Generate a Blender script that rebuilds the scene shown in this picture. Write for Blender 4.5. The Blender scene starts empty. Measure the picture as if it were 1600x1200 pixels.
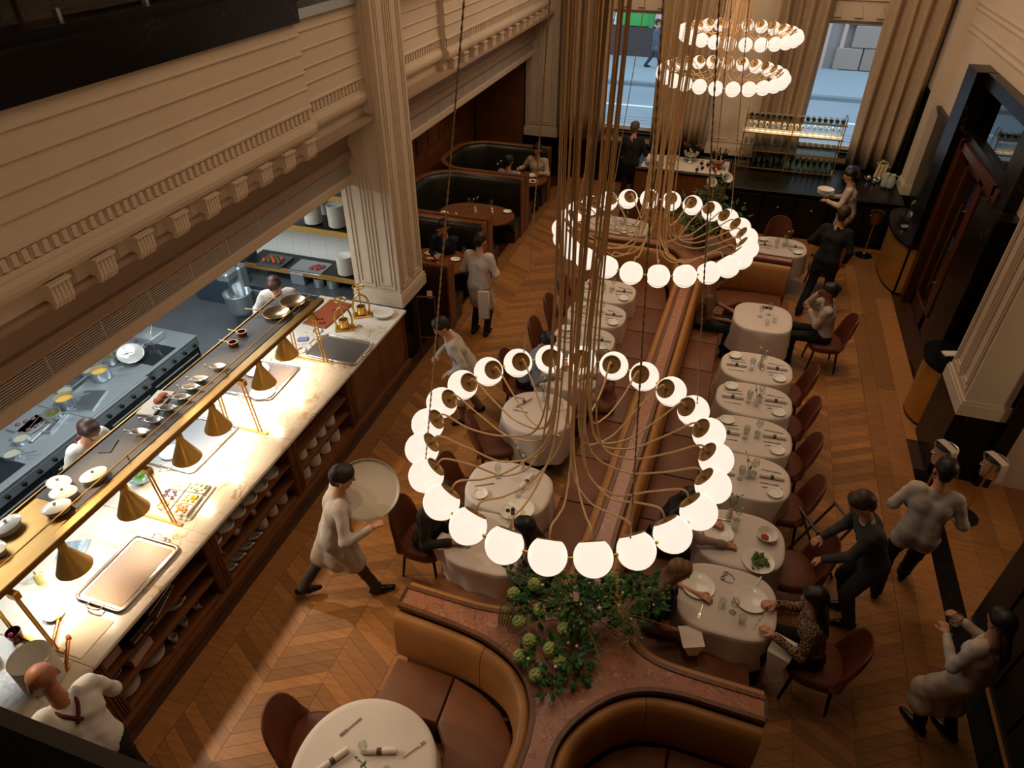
import bpy, bmesh, math, random
import numpy as np
from mathutils import Vector, Matrix
random.seed(7)
SC = bpy.context.scene
COL = SC.collection
PI = math.pi
R = math.radians

# ------------------------------------------------------------------ camera
def setup_camera():
    pit, yaw, roll = R(36.83), R(17.77), R(0.147)
    F = Vector((-math.sin(yaw)*math.cos(pit), math.cos(yaw)*math.cos(pit), -math.sin(pit)))
    Rt = Vector((math.cos(yaw), math.sin(yaw), 0)); U = Rt.cross(F)
    R2 = math.cos(roll)*Rt + math.sin(roll)*U; U2 = -math.sin(roll)*Rt + math.cos(roll)*U
    cam = bpy.data.cameras.new('camera'); cam.sensor_width = 36; cam.lens = 36*1054.9/1600
    cam.clip_start = .02; cam.clip_end = 300
    o = bpy.data.objects.new('camera', cam); COL.objects.link(o)
    m = Matrix((R2, U2, -F)).transposed().to_4x4(); m.translation = (0, 0, 6.0)
    o.matrix_world = m
    SC.camera = o
setup_camera()

# ------------------------------------------------------------------ world, exposure
W = bpy.data.worlds.new('world'); SC.world = W; W.use_nodes = True
bg = W.node_tree.nodes['Background']; bg.inputs[0].default_value = (.74, .87, 1, 1); bg.inputs[1].default_value = 2.4
SC.view_settings.view_transform = 'Standard'; SC.view_settings.look = 'None'
SC.view_settings.gamma = 1; SC.view_settings.use_curve_mapping = False
SC.view_settings.exposure = 0.0
SC.cycles.use_denoising = True
SC.cycles.max_bounces = 7; SC.cycles.diffuse_bounces = 3; SC.cycles.glossy_bounces = 3
SC.cycles.transmission_bounces = 6; SC.cycles.transparent_max_bounces = 12
SC.cycles.caustics_reflective = False; SC.cycles.caustics_refractive = False
SC.cycles.sample_clamp_indirect = 4

# ------------------------------------------------------------------ lights of the room (ceiling downlights, kitchen ceiling panels) and added fill lights
def light(name, typ, loc, energy, col, **k):
    d = bpy.data.lights.new(name, typ); d.energy = energy; d.color = col
    for a, v in k.items():
        if a != 'to': setattr(d, a, v)
    o = bpy.data.objects.new(name, d); COL.objects.link(o); o.location = loc
    if 'to' in k:
        o.rotation_euler = (Vector(k['to'])-Vector(loc)).to_track_quat('-Z', 'Y').to_euler()
    o['kind'] = 'helper'
    return o
WARM = (1, .72, .46)
DOWN = [(-2.6, 3.0, 200), (-1.3, 4.6, 170), (.9, 5.0, 75), (-1.4, 8.2, 190), (1.0, 7.4, 120), (1.2, 9.8, 170),
        (-2.7, 10.5, 170), (2.7, 9.8, 150), (0, 13.2, 150), (-1.8, 1.6, 110), (.2, 2.2, 70)]
for x, y, e in DOWN:
    light('ceiling_downlight', 'SPOT', (x, y, 8.3), e, WARM, spot_size=R(42), spot_blend=.8, shadow_soft_size=.09, to=(x, y, 0))
for x, y, e, sx, sy in ((-1.2, 4.5, 60, 3.5, 4.5), (-.6, 11.5, 230, 4.5, 5.5)):
    light('added_ceiling_fill', 'AREA', (x, y, 8.35), e, (1, .76, .54), shape='RECTANGLE', size=sx, size_y=sy, to=(x, y, 0))  # unseen area lights added as warm ambient fill from above
for a, b, e, sz in (((-.3, -1.8, 3.0), (-4.3, 4.4, 4.3), 215, 60), ((.6, 3.0, 8.2), (-4.4, 6.8, 3.6), 110, 56), ((1.5, 13.5, 8.2), (-4.4, 12.0, 3.8), 300, 60), ((-2.8, 9.5, 8.2), (3.5, 12.2, 4.2), 560, 48), ((-1.0, 9.0, 8.2), (.6, 16.3, 3.0), 700, 62)):
    light('added_wall_spot', 'SPOT', a, e, (1, .67, .42) if b[0] < -4 else (1, .75, .54), spot_size=R(sz), spot_blend=.9, shadow_soft_size=.25, to=b)  # unseen spots added to brighten the left facade, door wall and curtains
for y in (2.6, 4.6, 6.6):
    light('kitchen_ceiling_panel', 'AREA', (-6.3, y, 2.9), 62, (.86, .95, 1), shape='RECTANGLE', size=.6, size_y=1.2, to=(-6.3, y, 0))

for y in (1.5, 3.0, 4.5):
    light('kitchen_pass_spotlight', 'SPOT', (-5.40, y, 2.94), 170, (1, .78, .52), spot_size=R(62), spot_blend=.6, shadow_soft_size=.035, to=(-2.9, y+.2, .0))
for y in (9.6, 11.7, 13.8):
    light('added_booth_fill', 'SPOT', (-5.3, y, 2.84), 26, WARM, spot_size=R(110), spot_blend=.8, shadow_soft_size=.05, to=(-5.3, y, 0))  # fill spots added to lift the dark booth panelling, no fixtures behind them
light('added_balcony_fill', 'POINT', (-6.2, 3.6, 6.6), 22, WARM, shadow_soft_size=.1)  # point light added to lift the dark balcony, no lamp stands there
light('rack_strip_light', 'AREA', (1.16, 15.62, 1.985), 7, (1, .78, .5), shape='RECTANGLE', size=1.85, size_y=.04, to=(1.16, 15.62, 0))
light('adjoining_room_lamp', 'POINT', (4.9, 6.0, 2.5), 45, WARM, shadow_soft_size=.15)

# ------------------------------------------------------------------ colour and material helpers
def lin(c):
    if isinstance(c, str):
        c = c.lstrip('#'); c = [int(c[i:i+2], 16)/255 for i in (0, 2, 4)]
    return tuple((v/12.92 if v <= .04045 else ((v+.055)/1.055)**2.4) for v in c)
MATS = {}
def mat(name, col, rough=.5, metal=0, noise=None, bump=None, emit=None, trans=0, coat=0, spec=None, var=0, ior=1.45, alpha=1, sheen=0):
    """noise=(scale, colour2, stretch_axis|None, contrast); bump=(scale, strength); var: per-object brightness variation."""
    if name in MATS: return MATS[name]
    m = bpy.data.materials.new(name); m.use_nodes = True; MATS[name] = m
    nt = m.node_tree; n = nt.nodes; L = nt.links; b = n['Principled BSDF']
    c = lin(col)+(1,)
    b.inputs['Base Color'].default_value = c
    b.inputs['Roughness'].default_value = rough; b.inputs['Metallic'].default_value = metal
    b.inputs['Transmission Weight'].default_value = trans; b.inputs['Coat Weight'].default_value = coat
    b.inputs['IOR'].default_value = ior; b.inputs['Alpha'].default_value = alpha
    if sheen: b.inputs['Sheen Weight'].default_value = sheen
    if spec is not None: b.inputs['Specular IOR Level'].default_value = spec
    src = None
    tc = n.new('ShaderNodeTexCoord')
    if noise:
        sc, c2, st, con = (list(noise)+[None, 1])[:4] if len(noise) < 4 else noise
        mp = n.new('ShaderNodeMapping'); L.new(tc.outputs['Object'], mp.inputs[0])
        if st: mp.inputs['Scale'].default_value = st
        t = n.new('ShaderNodeTexNoise'); t.inputs['Scale'].default_value = sc; t.inputs['Detail'].default_value = 5
        L.new(mp.outputs[0], t.inputs['Vector'])
        r = n.new('ShaderNodeMapRange'); r.inputs[1].default_value = .5-.25/con; r.inputs[2].default_value = .5+.25/con
        L.new(t.outputs[0], r.inputs[0])
        mx = n.new('ShaderNodeMix'); mx.data_type = 'RGBA'; L.new(r.outputs[0], mx.inputs[0])
        mx.inputs[6].default_value = c; mx.inputs[7].default_value = lin(c2)+(1,)
        src = mx.outputs[2]
    if var:
        oi = n.new('ShaderNodeObjectInfo'); ge = n.new('ShaderNodeNewGeometry')
        a = n.new('ShaderNodeMath'); a.operation = 'ADD'; L.new(oi.outputs['Random'], a.inputs[0]); L.new(ge.outputs['Random Per Island'], a.inputs[1])
        fr = n.new('ShaderNodeMath'); fr.operation = 'FRACT'; L.new(a.outputs[0], fr.inputs[0])
        r = n.new('ShaderNodeMapRange'); r.inputs[3].default_value = 1-var; r.inputs[4].default_value = 1+var*.6; L.new(fr.outputs[0], r.inputs[0])
        h = n.new('ShaderNodeHueSaturation')
        if src: L.new(src, h.inputs['Color'])
        else: h.inputs['Color'].default_value = c
        L.new(r.outputs[0], h.inputs['Value']); src = h.outputs[0]
    if src: L.new(src, b.inputs['Base Color'])
    if bump:
        t = n.new('ShaderNodeTexNoise'); t.inputs['Scale'].default_value = bump[0]; t.inputs['Detail'].default_value = 4
        L.new(tc.outputs['Object'], t.inputs['Vector'])
        bp = n.new('ShaderNodeBump'); bp.inputs['Strength'].default_value = bump[1]; bp.inputs['Distance'].default_value = .01
        L.new(t.outputs[0], bp.inputs['Height']); L.new(bp.outputs[0], b.inputs['Normal'])
    if emit:
        b.inputs['Emission Color'].default_value = lin(emit[0])+(1,); b.inputs['Emission Strength'].default_value = emit[1]
    return m
def marble_mat(name, base, vein, scale, width, base2=None, rough=.15, vscale=1.0):
    if name in MATS: return MATS[name]
    m = mat(name, base, rough)
    nt = m.node_tree; n = nt.nodes; L = nt.links; b = n['Principled BSDF']
    tc = n.new('ShaderNodeTexCoord')
    big = n.new('ShaderNodeTexNoise'); big.inputs['Scale'].default_value = scale*.7; big.inputs['Detail'].default_value = 6; L.new(tc.outputs['Object'], big.inputs['Vector'])
    mx = n.new('ShaderNodeMix'); mx.data_type = 'RGBA'; mx.inputs[6].default_value = lin(base)+(1,); mx.inputs[7].default_value = lin(base2 or base)+(1,)
    rr = n.new('ShaderNodeMapRange'); rr.inputs[1].default_value = .4; rr.inputs[2].default_value = .62; L.new(big.outputs[0], rr.inputs[0]); L.new(rr.outputs[0], mx.inputs[0])
    t = n.new('ShaderNodeTexNoise'); t.inputs['Scale'].default_value = scale*vscale; t.inputs['Detail'].default_value = 7; t.inputs['Distortion'].default_value = 1.3
    L.new(tc.outputs['Object'], t.inputs['Vector'])
    s = n.new('ShaderNodeMath'); s.operation = 'SUBTRACT'; s.inputs[1].default_value = .5; L.new(t.outputs[0], s.inputs[0])
    a = n.new('ShaderNodeMath'); a.operation = 'ABSOLUTE'; L.new(s.outputs[0], a.inputs[0])
    r = n.new('ShaderNodeMapRange'); r.inputs[1].default_value = 0; r.inputs[2].default_value = width; r.inputs[3].default_value = 1; r.inputs[4].default_value = 0; L.new(a.outputs[0], r.inputs[0])
    g = n.new('ShaderNodeMath'); g.operation = 'MULTIPLY'; L.new(r.outputs[0], g.inputs[0]); L.new(rr.outputs[0], g.inputs[1])
    m2 = n.new('ShaderNodeMix'); m2.data_type = 'RGBA'; L.new(g.outputs[0], m2.inputs[0]); L.new(mx.outputs[2], m2.inputs[6]); m2.inputs[7].default_value = lin(vein)+(1,)
    L.new(m2.outputs[2], b.inputs['Base Color'])
    return m

WOOD_FLOOR = mat('oak_floor', '#a8733e', .42, noise=(3, '#8a582b', (1.2, 9, 1), 1.0), var=.32)
WALNUT = mat('walnut', '#7a4a26', .38, noise=(4, '#5a3218', (9, 1, 1), 1.0), var=.08)
WALNUT_D = mat('dark_walnut', '#4a2c18', .4, noise=(4, '#341d10', (9, 1, 1), 1.0))
MAHOG = mat('mahogany', '#522914', .3, noise=(4, '#3a1a0c', (1, 1, .2), 1.0))
CREAM = mat('cream_paint', '#cab69d', .55, noise=(2, '#c3ae94', None, 1.0))
TAUPE = mat('taupe_paint', '#9a8068', .55)
GRILLE = mat('grille_metal', '#b8aa9c', .5)
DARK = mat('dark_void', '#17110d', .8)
BLACKM = marble_mat('black_marble', '#0b0908', '#5a462c', 1.3, .006, '#100d0b', .28)
BLACKM.node_tree.nodes['Principled BSDF'].inputs['Specular IOR Level'].default_value = .22
WHITEM = marble_mat('white_marble', '#e2d8c8', '#a88457', 3.2, .03, '#d8cbb6', .25)
REDM = marble_mat('red_marble', '#a86e50', '#c8977a', 16, .05, '#935a41', .25)
BRASS = mat('brass', '#cfa052', .42, .75, noise=(60, '#c09246', (1, 1, .1), 1))
LAMPB = mat('lamp_brass', '#e6b85e', .36, .45, noise=(60, '#d6a64c', (1, 1, .1), 1))
GANB = mat('gantry_brass', '#8f6a32', .42, .75, noise=(40, '#7f5c2a', (1, .1, 1), 1))
GOLD = mat('polished_gold', '#dcae55', .28, .85)
BRONZE = mat('bronze', '#a8834e', .45, .5)
STEEL = mat('steel', '#a6adb0', .3, .7, bump=(40, .05))
STEEL_D = mat('dark_steel', '#5a5f62', .4, .6)
SILVER = mat('silver', '#cfc8be', .24, .9)
TAN = mat('tan_leather', '#b0783e', .45, noise=(5, '#a46c36', None, 1), bump=(90, .06))
SEATL = mat('brown_leather_seat', '#74431f', .55, noise=(4, '#643819', None, 1), bump=(60, .08))
GREENL = mat('green_black_leather', '#231f17', .38, noise=(4, '#1a1712', None, 1), bump=(60, .08))
CHAIRL = mat('chair_leather', '#6b3416', .5, noise=(6, '#552710', None, 1))
BLACKMET = mat('black_metal', '#100d0b', .4, .3)
BLACKP = mat('black_paint', '#0d0b0a', .35)
CLOTH = mat('white_linen', '#d3c3b4', .85, bump=(140, .05))
PORC = mat('porcelain', '#e9e0d0', .18)
PORC_W = mat('white_porcelain', '#dcd3c4', .25)
def glassy(name, tint, refl=.35, rough=.03):
    """thin clear glass: lets light straight through, reflects at grazing angles"""
    m = bpy.data.materials.new(name); m.use_nodes = True; MATS[name] = m; nt = m.node_tree; n = nt.nodes; L = nt.links
    n.remove(n['Principled BSDF']); out = n['Material Output']
    t = n.new('ShaderNodeBsdfTransparent'); t.inputs[0].default_value = lin(tint)+(1,)
    g = n.new('ShaderNodeBsdfGlossy'); g.inputs['Roughness'].default_value = rough
    w = n.new('ShaderNodeLayerWeight'); w.inputs[0].default_value = .35; pw = n.new('ShaderNodeMath'); pw.operation = 'MULTIPLY'; pw.inputs[1].default_value = refl; L.new(w.outputs['Facing'], pw.inputs[0])
    mx = n.new('ShaderNodeMixShader'); L.new(pw.outputs[0], mx.inputs[0]); L.new(t.outputs[0], mx.inputs[1]); L.new(g.outputs[0], mx.inputs[2]); L.new(mx.outputs[0], out.inputs[0])
    return m
GLASS = glassy('glass', '#f6f8f6', .55); PANE = glassy('window_pane', '#f4f8fa', .15)
SLATE = mat('kitchen_floor', '#74787c', .6, noise=(3, '#666a6e', None, 1))
CURT = mat('curtain_fabric', '#b2987a', .9, noise=(22, '#9f8668', (1, 1, .6), 1.0), bump=(70, .15))
GREY_T = mat('dark_grey_mat', '#4a423b', .7)
LEAF = mat('leaf', '#3d6a2a', .5, noise=(8, '#264a18', None, 1), var=.35)
LEAF_L = mat('pale_leaf', '#7c8f45', .55, var=.3)
BLOOM = mat('pale_green_bloom', '#b4b872', .6, noise=(30, '#8f9f55', None, 1))
WFLOW = mat('white_flower', '#e8e2d0', .6)
TWIG = mat('twig', '#7a5a34', .7)
PHONE = mat('phone_glass', '#08080a', .08)
PAPER = mat('paper', '#dccbb8', .8)

# ------------------------------------------------------------------ mesh builder
class M:
    def __init__(s): s.v = []; s.f = []
    def add(s, vs, fs):
        o = len(s.v); s.v += [tuple(v) for v in vs]; s.f += [tuple(i+o for i in f) for f in fs]; return s
    def box(s, a, b):
        x0, y0, z0 = a; x1, y1, z1 = b
        return s.add([(x0, y0, z0), (x1, y0, z0), (x1, y1, z0), (x0, y1, z0), (x0, y0, z1), (x1, y0, z1), (x1, y1, z1), (x0, y1, z1)],
                     [(0, 3, 2, 1), (4, 5, 6, 7), (0, 1, 5, 4), (1, 2, 6, 5), (2, 3, 7, 6), (3, 0, 4, 7)])
    def rbox(s, a, b, r=.01):
        """chamfered box"""
        c = [(a[i]+b[i])/2 for i in range(3)]; h = [abs(b[i]-a[i])/2 for i in range(3)]; r = min(r, min(h)*.95)
        idx = {}; vs = []
        for sx in (-1, 1):
            for sy in (-1, 1):
                for sz in (-1, 1):
                    sg = (sx, sy, sz)
                    for ax in range(3):
                        p = [c[i]+sg[i]*(h[i] if i == ax else h[i]-r) for i in range(3)]
                        idx[(sg, ax)] = len(vs); vs.append(p)
        fs = []
        for ax in range(3):
            o = [i for i in range(3) if i != ax]
            for sg in (-1, 1):
                q = []
                for u, w in ((-1, -1), (1, -1), (1, 1), (-1, 1)):
                    t = [0, 0, 0]; t[ax] = sg; t[o[0]] = u; t[o[1]] = w; q.append(idx[(tuple(t), ax)])
                fs.append(q)
            for u in (-1, 1):
                for w in (-1, 1):
                    t0 = [0, 0, 0]; t1 = [0, 0, 0]; t0[ax] = -1; t1[ax] = 1
                    for t in (t0, t1): t[o[0]] = u; t[o[1]] = w
                    fs.append([idx[(tuple(t0), o[0])], idx[(tuple(t1), o[0])], idx[(tuple(t1), o[1])], idx[(tuple(t0), o[1])]])
        for sx in (-1, 1):
            for sy in (-1, 1):
                for sz in (-1, 1): fs.append([idx[((sx, sy, sz), k)] for k in range(3)])
        return s.add(vs, fs)
    def lathe(s, prof, seg=16, c=(0, 0, 0), mtx=None, sq=None):
        vs = []; n = len(prof)
        for k in range(seg):
            a = 2*PI*k/seg
            for r, z in prof:
                p = Vector((r*math.cos(a)*(sq[0] if sq else 1), r*math.sin(a)*(sq[1] if sq else 1), z))
                if mtx: p = mtx @ p
                vs.append((p[0]+c[0], p[1]+c[1], p[2]+c[2]))
        fs = [(k*n+i, ((k+1) % seg)*n+i, ((k+1) % seg)*n+i+1, k*n+i+1) for k in range(seg) for i in range(n-1)]
        return s.add(vs, fs)
    def tube(s, pts, r, seg=8, cap=True):
        pts = [Vector(p) for p in pts]; n = len(pts)
        rs = r if isinstance(r, (list, tuple)) else [r]*n
        vs = []; up = None
        for i, p in enumerate(pts):
            d = (pts[min(i+1, n-1)]-pts[max(i-1, 0)])
            d = d.normalized() if d.length > 1e-9 else Vector((0, 0, 1))
            if up is None: up = Vector((0, 0, 1)) if abs(d.z) < .9 else Vector((1, 0, 0))
            x = d.cross(up)
            if x.length < 1e-6: x = d.cross(Vector((1, 0, 0)) if abs(d.x) < .9 else Vector((0, 1, 0)))
            x.normalize(); y = x.cross(d); up = y
            for k in range(seg):
                a = 2*PI*k/seg; vs.append(p+(x*math.cos(a)+y*math.sin(a))*rs[i])
        fs = [(i*seg+k, i*seg+(k+1) % seg, (i+1)*seg+(k+1) % seg, (i+1)*seg+k) for i in range(n-1) for k in range(seg)]
        if cap: fs += [tuple(range(seg))[::-1], tuple((n-1)*seg+k for k in range(seg))]
        return s.add(vs, fs)
    def cyl(s, c, r, h, seg=16, r2=None): return s.tube([c, (c[0], c[1], c[2]+h)], [r, r if r2 is None else r2], seg)
    def ball(s, c, r, seg=12, rings=8, sz=1):
        prof = [(r*math.sin(PI*i/rings), -r*math.cos(PI*i/rings)*sz) for i in range(rings+1)]
        prof[0] = (1e-4, prof[0][1]); prof[-1] = (1e-4, prof[-1][1])
        return s.lathe(prof, seg, c)
    def prism(s, poly, z0, z1):
        n = len(poly)
        ar = sum(poly[i][0]*poly[(i+1) % n][1]-poly[(i+1) % n][0]*poly[i][1] for i in range(n))
        if ar < 0: poly = poly[::-1]
        vs = [(x, y, z0) for x, y in poly]+[(x, y, z1) for x, y in poly]
        fs = [tuple(range(n))[::-1], tuple(range(n, 2*n))]+[(i, (i+1) % n, n+(i+1) % n, n+i) for i in range(n)]
        return s.add(vs, fs)
    def sweep(s, path, prof, closed=False, cap=True):
        """path: 2-D points; prof: closed loop of (offset to the left of the path, z)."""
        n = len(path); q = len(prof); vs = []
        for i in range(n):
            a = Vector(path[(i-1) % n] if closed or i else path[0]); b = Vector(path[(i+1) % n] if closed or i < n-1 else path[-1])
            d = (b-a).normalized(); nx, ny = -d.y, d.x
            for o, z in prof: vs.append((path[i][0]+nx*o, path[i][1]+ny*o, z))
        fs = []
        for i in range(n if closed else n-1):
            j = (i+1) % n
            fs += [(i*q+k, i*q+(k+1) % q, j*q+(k+1) % q, j*q+k) for k in range(q)]
        if cap and not closed: fs += [tuple(range(q)), tuple((n-1)*q+k for k in range(q))[::-1]]
        return s.add(vs, fs)
    def extrude_y(s, prof, y0, y1):
        """closed profile of (x, z) extruded along Y"""
        q = len(prof)
        vs = [(x, y0, z) for x, z in prof]+[(x, y1, z) for x, z in prof]
        fs = [(k, (k+1) % q, q+(k+1) % q, q+k) for k in range(q)]+[tuple(range(q))[::-1], tuple(range(q, 2*q))]
        return s.add(vs, fs)
    def xf(s, m): s.v = [tuple(m @ Vector(v)) for v in s.v]; return s
    def mesh(s, name, m, smooth=False):
        me = bpy.data.meshes.new(name); me.from_pydata(s.v, [], s.f)
        bm = bmesh.new(); bm.from_mesh(me); bmesh.ops.recalc_face_normals(bm, faces=bm.faces); bm.to_mesh(me); bm.free()
        if m: me.materials.append(m)
        if smooth is True: me.shade_smooth()
        elif smooth:
            me.shade_smooth(); me.set_sharp_from_angle(angle=R(smooth))
        return me
    def build(s, name, m, parent=None, smooth=False, loc=None, rz=None):
        o = bpy.data.objects.new(name, s.mesh(name, m, smooth)); COL.objects.link(o)
        if parent: o.parent = parent
        if loc: o.location = loc
        if rz is not None: o.rotation_euler.z = rz
        return o
def tag(o, label=None, cat=None, group=None, kind=None):
    if label: o['label'] = label
    if cat: o['category'] = cat
    if group: o['group'] = group
    if kind: o['kind'] = kind
    return o
def empty(name, label=None, cat=None, loc=(0, 0, 0), rz=0, group=None, kind=None):
    o = bpy.data.objects.new(name, None); COL.objects.link(o); o.location = loc; o.rotation_euler.z = rz
    o.empty_display_size = .1
    return tag(o, label, cat, group, kind)
def copy_tree(o, parent=None, loc=None, rz=None, label=None, group=None):
    c = o.copy(); COL.objects.link(c)
    if parent is not None: c.parent = parent
    if loc is not None: c.location = loc
    if rz is not None: c.rotation_euler.z = rz
    if label: c['label'] = label
    if group: c['group'] = group
    for ch in list(o.children): copy_tree(ch, c)
    return c
def inst(mesh, name, loc, rz=0, parent=None, label=None, cat=None, group=None, rot=None, scale=None):
    o = bpy.data.objects.new(name, mesh); COL.objects.link(o); o.location = loc
    o.rotation_euler = rot if rot else (0, 0, rz)
    if scale: o.scale = scale
    if parent: o.parent = parent
    return tag(o, label, cat, group)
class Proto:
    """a thing built once; later uses are copies with their own label"""
    def __init__(s, fn): s.fn = fn; s.o = None
    def put(s, loc, rz=0, label=None, group=None, scale=None):
        if s.o is None:
            s.o = s.fn(); o = s.o; o.location = loc; o.rotation_euler.z = rz
            if label: o['label'] = label
            if group: o['group'] = group
        else: o = copy_tree(s.o, None, loc, rz, label, group)
        o.scale = (scale,)*3 if scale else (1, 1, 1)
        return o
def smooth_path(pts, n=6):
    """Catmull-Rom through points of any dimension"""
    P = [np.array(p, float) for p in pts]; P = [2*P[0]-P[1]]+P+[2*P[-1]-P[-2]]; out = []
    for i in range(1, len(P)-2):
        a, b, c, d = P[i-1:i+3]
        for k in range(n):
            t = k/n
            out.append(tuple(.5*((2*b)+(-a+c)*t+(2*a-5*b+4*c-d)*t*t+(-a+3*b-3*c+d)*t**3)))
    out.append(tuple(P[-2])); return out
def struct(m, name, mt, parent=None, smooth=False):
    o = m.build(name, mt, parent, smooth); o['kind'] = 'structure'; return o
# ================================================================== STRUCTURE
_pit, _yaw = R(36.83), R(17.77)
_F = np.array([-math.sin(_yaw)*math.cos(_pit), math.cos(_yaw)*math.cos(_pit), -math.sin(_pit)])
_Rt = np.array([math.cos(_yaw), math.sin(_yaw), 0]); _U = np.cross(_Rt, _F)
def seen_size(x, y, z):
    """apparent size factor of something standing here (0 when out of the photograph)"""
    d = np.array([x, y, z-6.0]); k = d @ _F
    if k < .2: return 0
    px, py = 800+1054.9*(d @ _Rt)/k, 600-1054.9*(d @ _U)/k
    return 0 if not (-10 < px < 1610 and -10 < py < 1210) else 1/(k*k)

# ---- floor: chevron oak planks on a dark sub-floor
floor = struct(M().box((-4.15, -2, -.12), (6.5, 16.6, -.012)), 'floor', WALNUT_D)
CW, PWD, RISE = .52, .125, .29
def plank_mesh(sg):
    g = .0015
    ya, yb = (0, RISE) if sg > 0 else (RISE, 0)
    poly = [(g, ya+g), (CW-g, yb+g), (CW-g, yb+PWD-g), (g, ya+PWD-g)]
    return M().prism(poly, -.02, 0)
pm = {1: plank_mesh(1).mesh('plank', WOOD_FLOOR), -1: plank_mesh(-1).mesh('plank', WOOD_FLOOR)}
HID = [(-1.0, .35, 3.1, 11.3), (-2.0, -1.1, 3.7, 9.8), (.35, 1.25, 3.8, 9.8), (-5, -3.7, -2, 7.4), (-5, -3.9, 8.4, 15.5), (0, 3.6, 14.1, 17), (-2, 0, 14.7, 17), (-2.2, -.2, 1.2, 3.0)]
pl = []
for c in range(-1, 11):
    x0 = -3.22+c*CW; sg = 1 if c % 2 == 0 else -1
    for i in range(-8, 132):
        y = i*PWD
        if y > 16.2: continue
        cx_, cy_ = x0+CW/2, y+.25
        w = seen_size(cx_, cy_, 0)
        if any(a < cx_ < b and p < cy_ < q for a, b, p, q in HID): w *= .01
        pl.append((w, x0, y, sg))
pl.sort(reverse=True)
for w, x0, y, sg in pl[:300]: inst(pm[sg], 'plank', (x0, y, 0), parent=floor)
rest = M()
for w, x0, y, sg in pl[300:]:
    me = pm[sg]; rest.add([(v.co.x+x0, v.co.y+y, v.co.z) for v in me.vertices], [tuple(p.vertices) for p in me.polygons])
o = rest.build('far_planks', WOOD_FLOOR, floor); o['kind'] = 'stuff'
def boards(x0, x1, y0, y1, L, name='border_board', z=0):
    y = y0; k = 0
    while y < y1-.01:
        e = min(y+L, y1)
        M().box((x0+.0015, y+.0015, z-.02), (x1-.0015, e-.0015, z)).build(name, WOOD_FLOOR, floor); y = e; k += 1
boards(-3.98, -3.742, 0, 8.4, 2.1)
boards(2.502, 2.70, 0, 14.2, 1.9); boards(2.70, 2.955, 0, 14.2, 2.3)
boards(2.955, 3.24, 8.1, 14.2, 2.0)
# adjoining room's floor beyond the threshold
M().box((2.957, 0, -.03), (3.16, 7.5, .006)).build('threshold', BLACKM, floor)
for k in range(11):
    x0 = 3.165+k*.27
    boards(x0, x0+.27, 3.0, 9.0, 1.7)

# ---- left: kitchen floor and side-room floors
struct(M().box((-10, -2, -.1), (-4.15, 10.2, -.005)), 'floor_kitchen', SLATE)
struct(M().box((-6.6, 8.5, -.1), (-3.74, 16.6, -.011)), 'floor_booths', WALNUT_D)
M().box((-3.98, 8.4, -.02), (-3.742, 15.6, 0)).build('border_board', WOOD_FLOOR, floor)
# ---- the shell
struct(M().box((-10, -2.2, 8.5), (6.6, 16.9, 8.7)), 'ceiling', mat('ceiling_paint', '#8d745c', .8))
struct(M().box((-10, -2.2, -.1), (6.6, -2, 8.5)), 'wall_near', mat('near_wall_paint', '#6d5540', .8))
struct(M().box((-10.2, -2, -.1), (-10, 16.6, 8.5)), 'wall_outer', mat('kitchen_tile', '#cfd2d0', .4))
# ---- left facade over the kitchen counter and over the booths
wl = empty('wall_left', kind='structure')
def fascia_profile(x0):
    zs = [4.88, 4.75, 4.58, 4.41, 4.26]
    p = [(x0-.3, 4.88), (x0, 4.88)]
    for a, b in zip(zs, zs[1:]):
        p += [(x0+.008, b+.028), (x0+.017, b+.022), (x0+.017, b+.010), (x0, b)]
    p += [(x0+.012, 4.12), (x0+.03, 4.11), (x0+.03, 4.09), (x0, 4.085), (x0, 3.985), (x0+.02, 3.98), (x0+.025, 3.945), (x0+.045, 3.94), (x0+.055, 3.90), (x0+.05, 3.86), (x0+.03, 3.82), (x0-.05, 3.80), (x0-.05, 3.62), (x0-.3, 3.62)]
    return p
bays = [(-2, 6.35, -4.25, 1), (6.35, 7.71, -4.36, 0), (8.5, 10.2, -4.42, 0), (10.2, 16.0, -4.32, 1), (16.0, 16.5, -4.42, 0)]
dm = M().box((0, .0, 0), (.03, .04, .088)).mesh('dentil', CREAM)
br = M()
for k in range(5):
    y0, y1 = k*.034, k*.034+.026
    br.extrude_y([(-.06, .2), (.046, .2), (.052, .15), (.050, .06), (.026, .012), (-.06, 0)], y0, y1)
br.extrude_y([(-.06, .2), (.04, .2), (.045, .06), (.02, .015), (-.06, 0)], .003, .157)
br.box((-.06, -.012, .185), (.068, .172, .205))
brm = br.mesh('bracket', CREAM)
for y0, y1, x0, proud in bays:
    struct(M().extrude_y(fascia_profile(x0), y0, y1), 'fascia', CREAM, wl)
    y = y0+.03
    while y < y1-.05:
        if y > 2.2: inst(dm, 'dentil', (x0-.008, y, 3.992), parent=wl)
        y += .08
    if proud:
        y = 2.88 if y0 < 0 else 10.38; stp = .403 if y0 < 0 else .452
        while y < y1-.15: inst(brm, 'bracket', (x0, y, 3.60), parent=wl); y += stp
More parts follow.
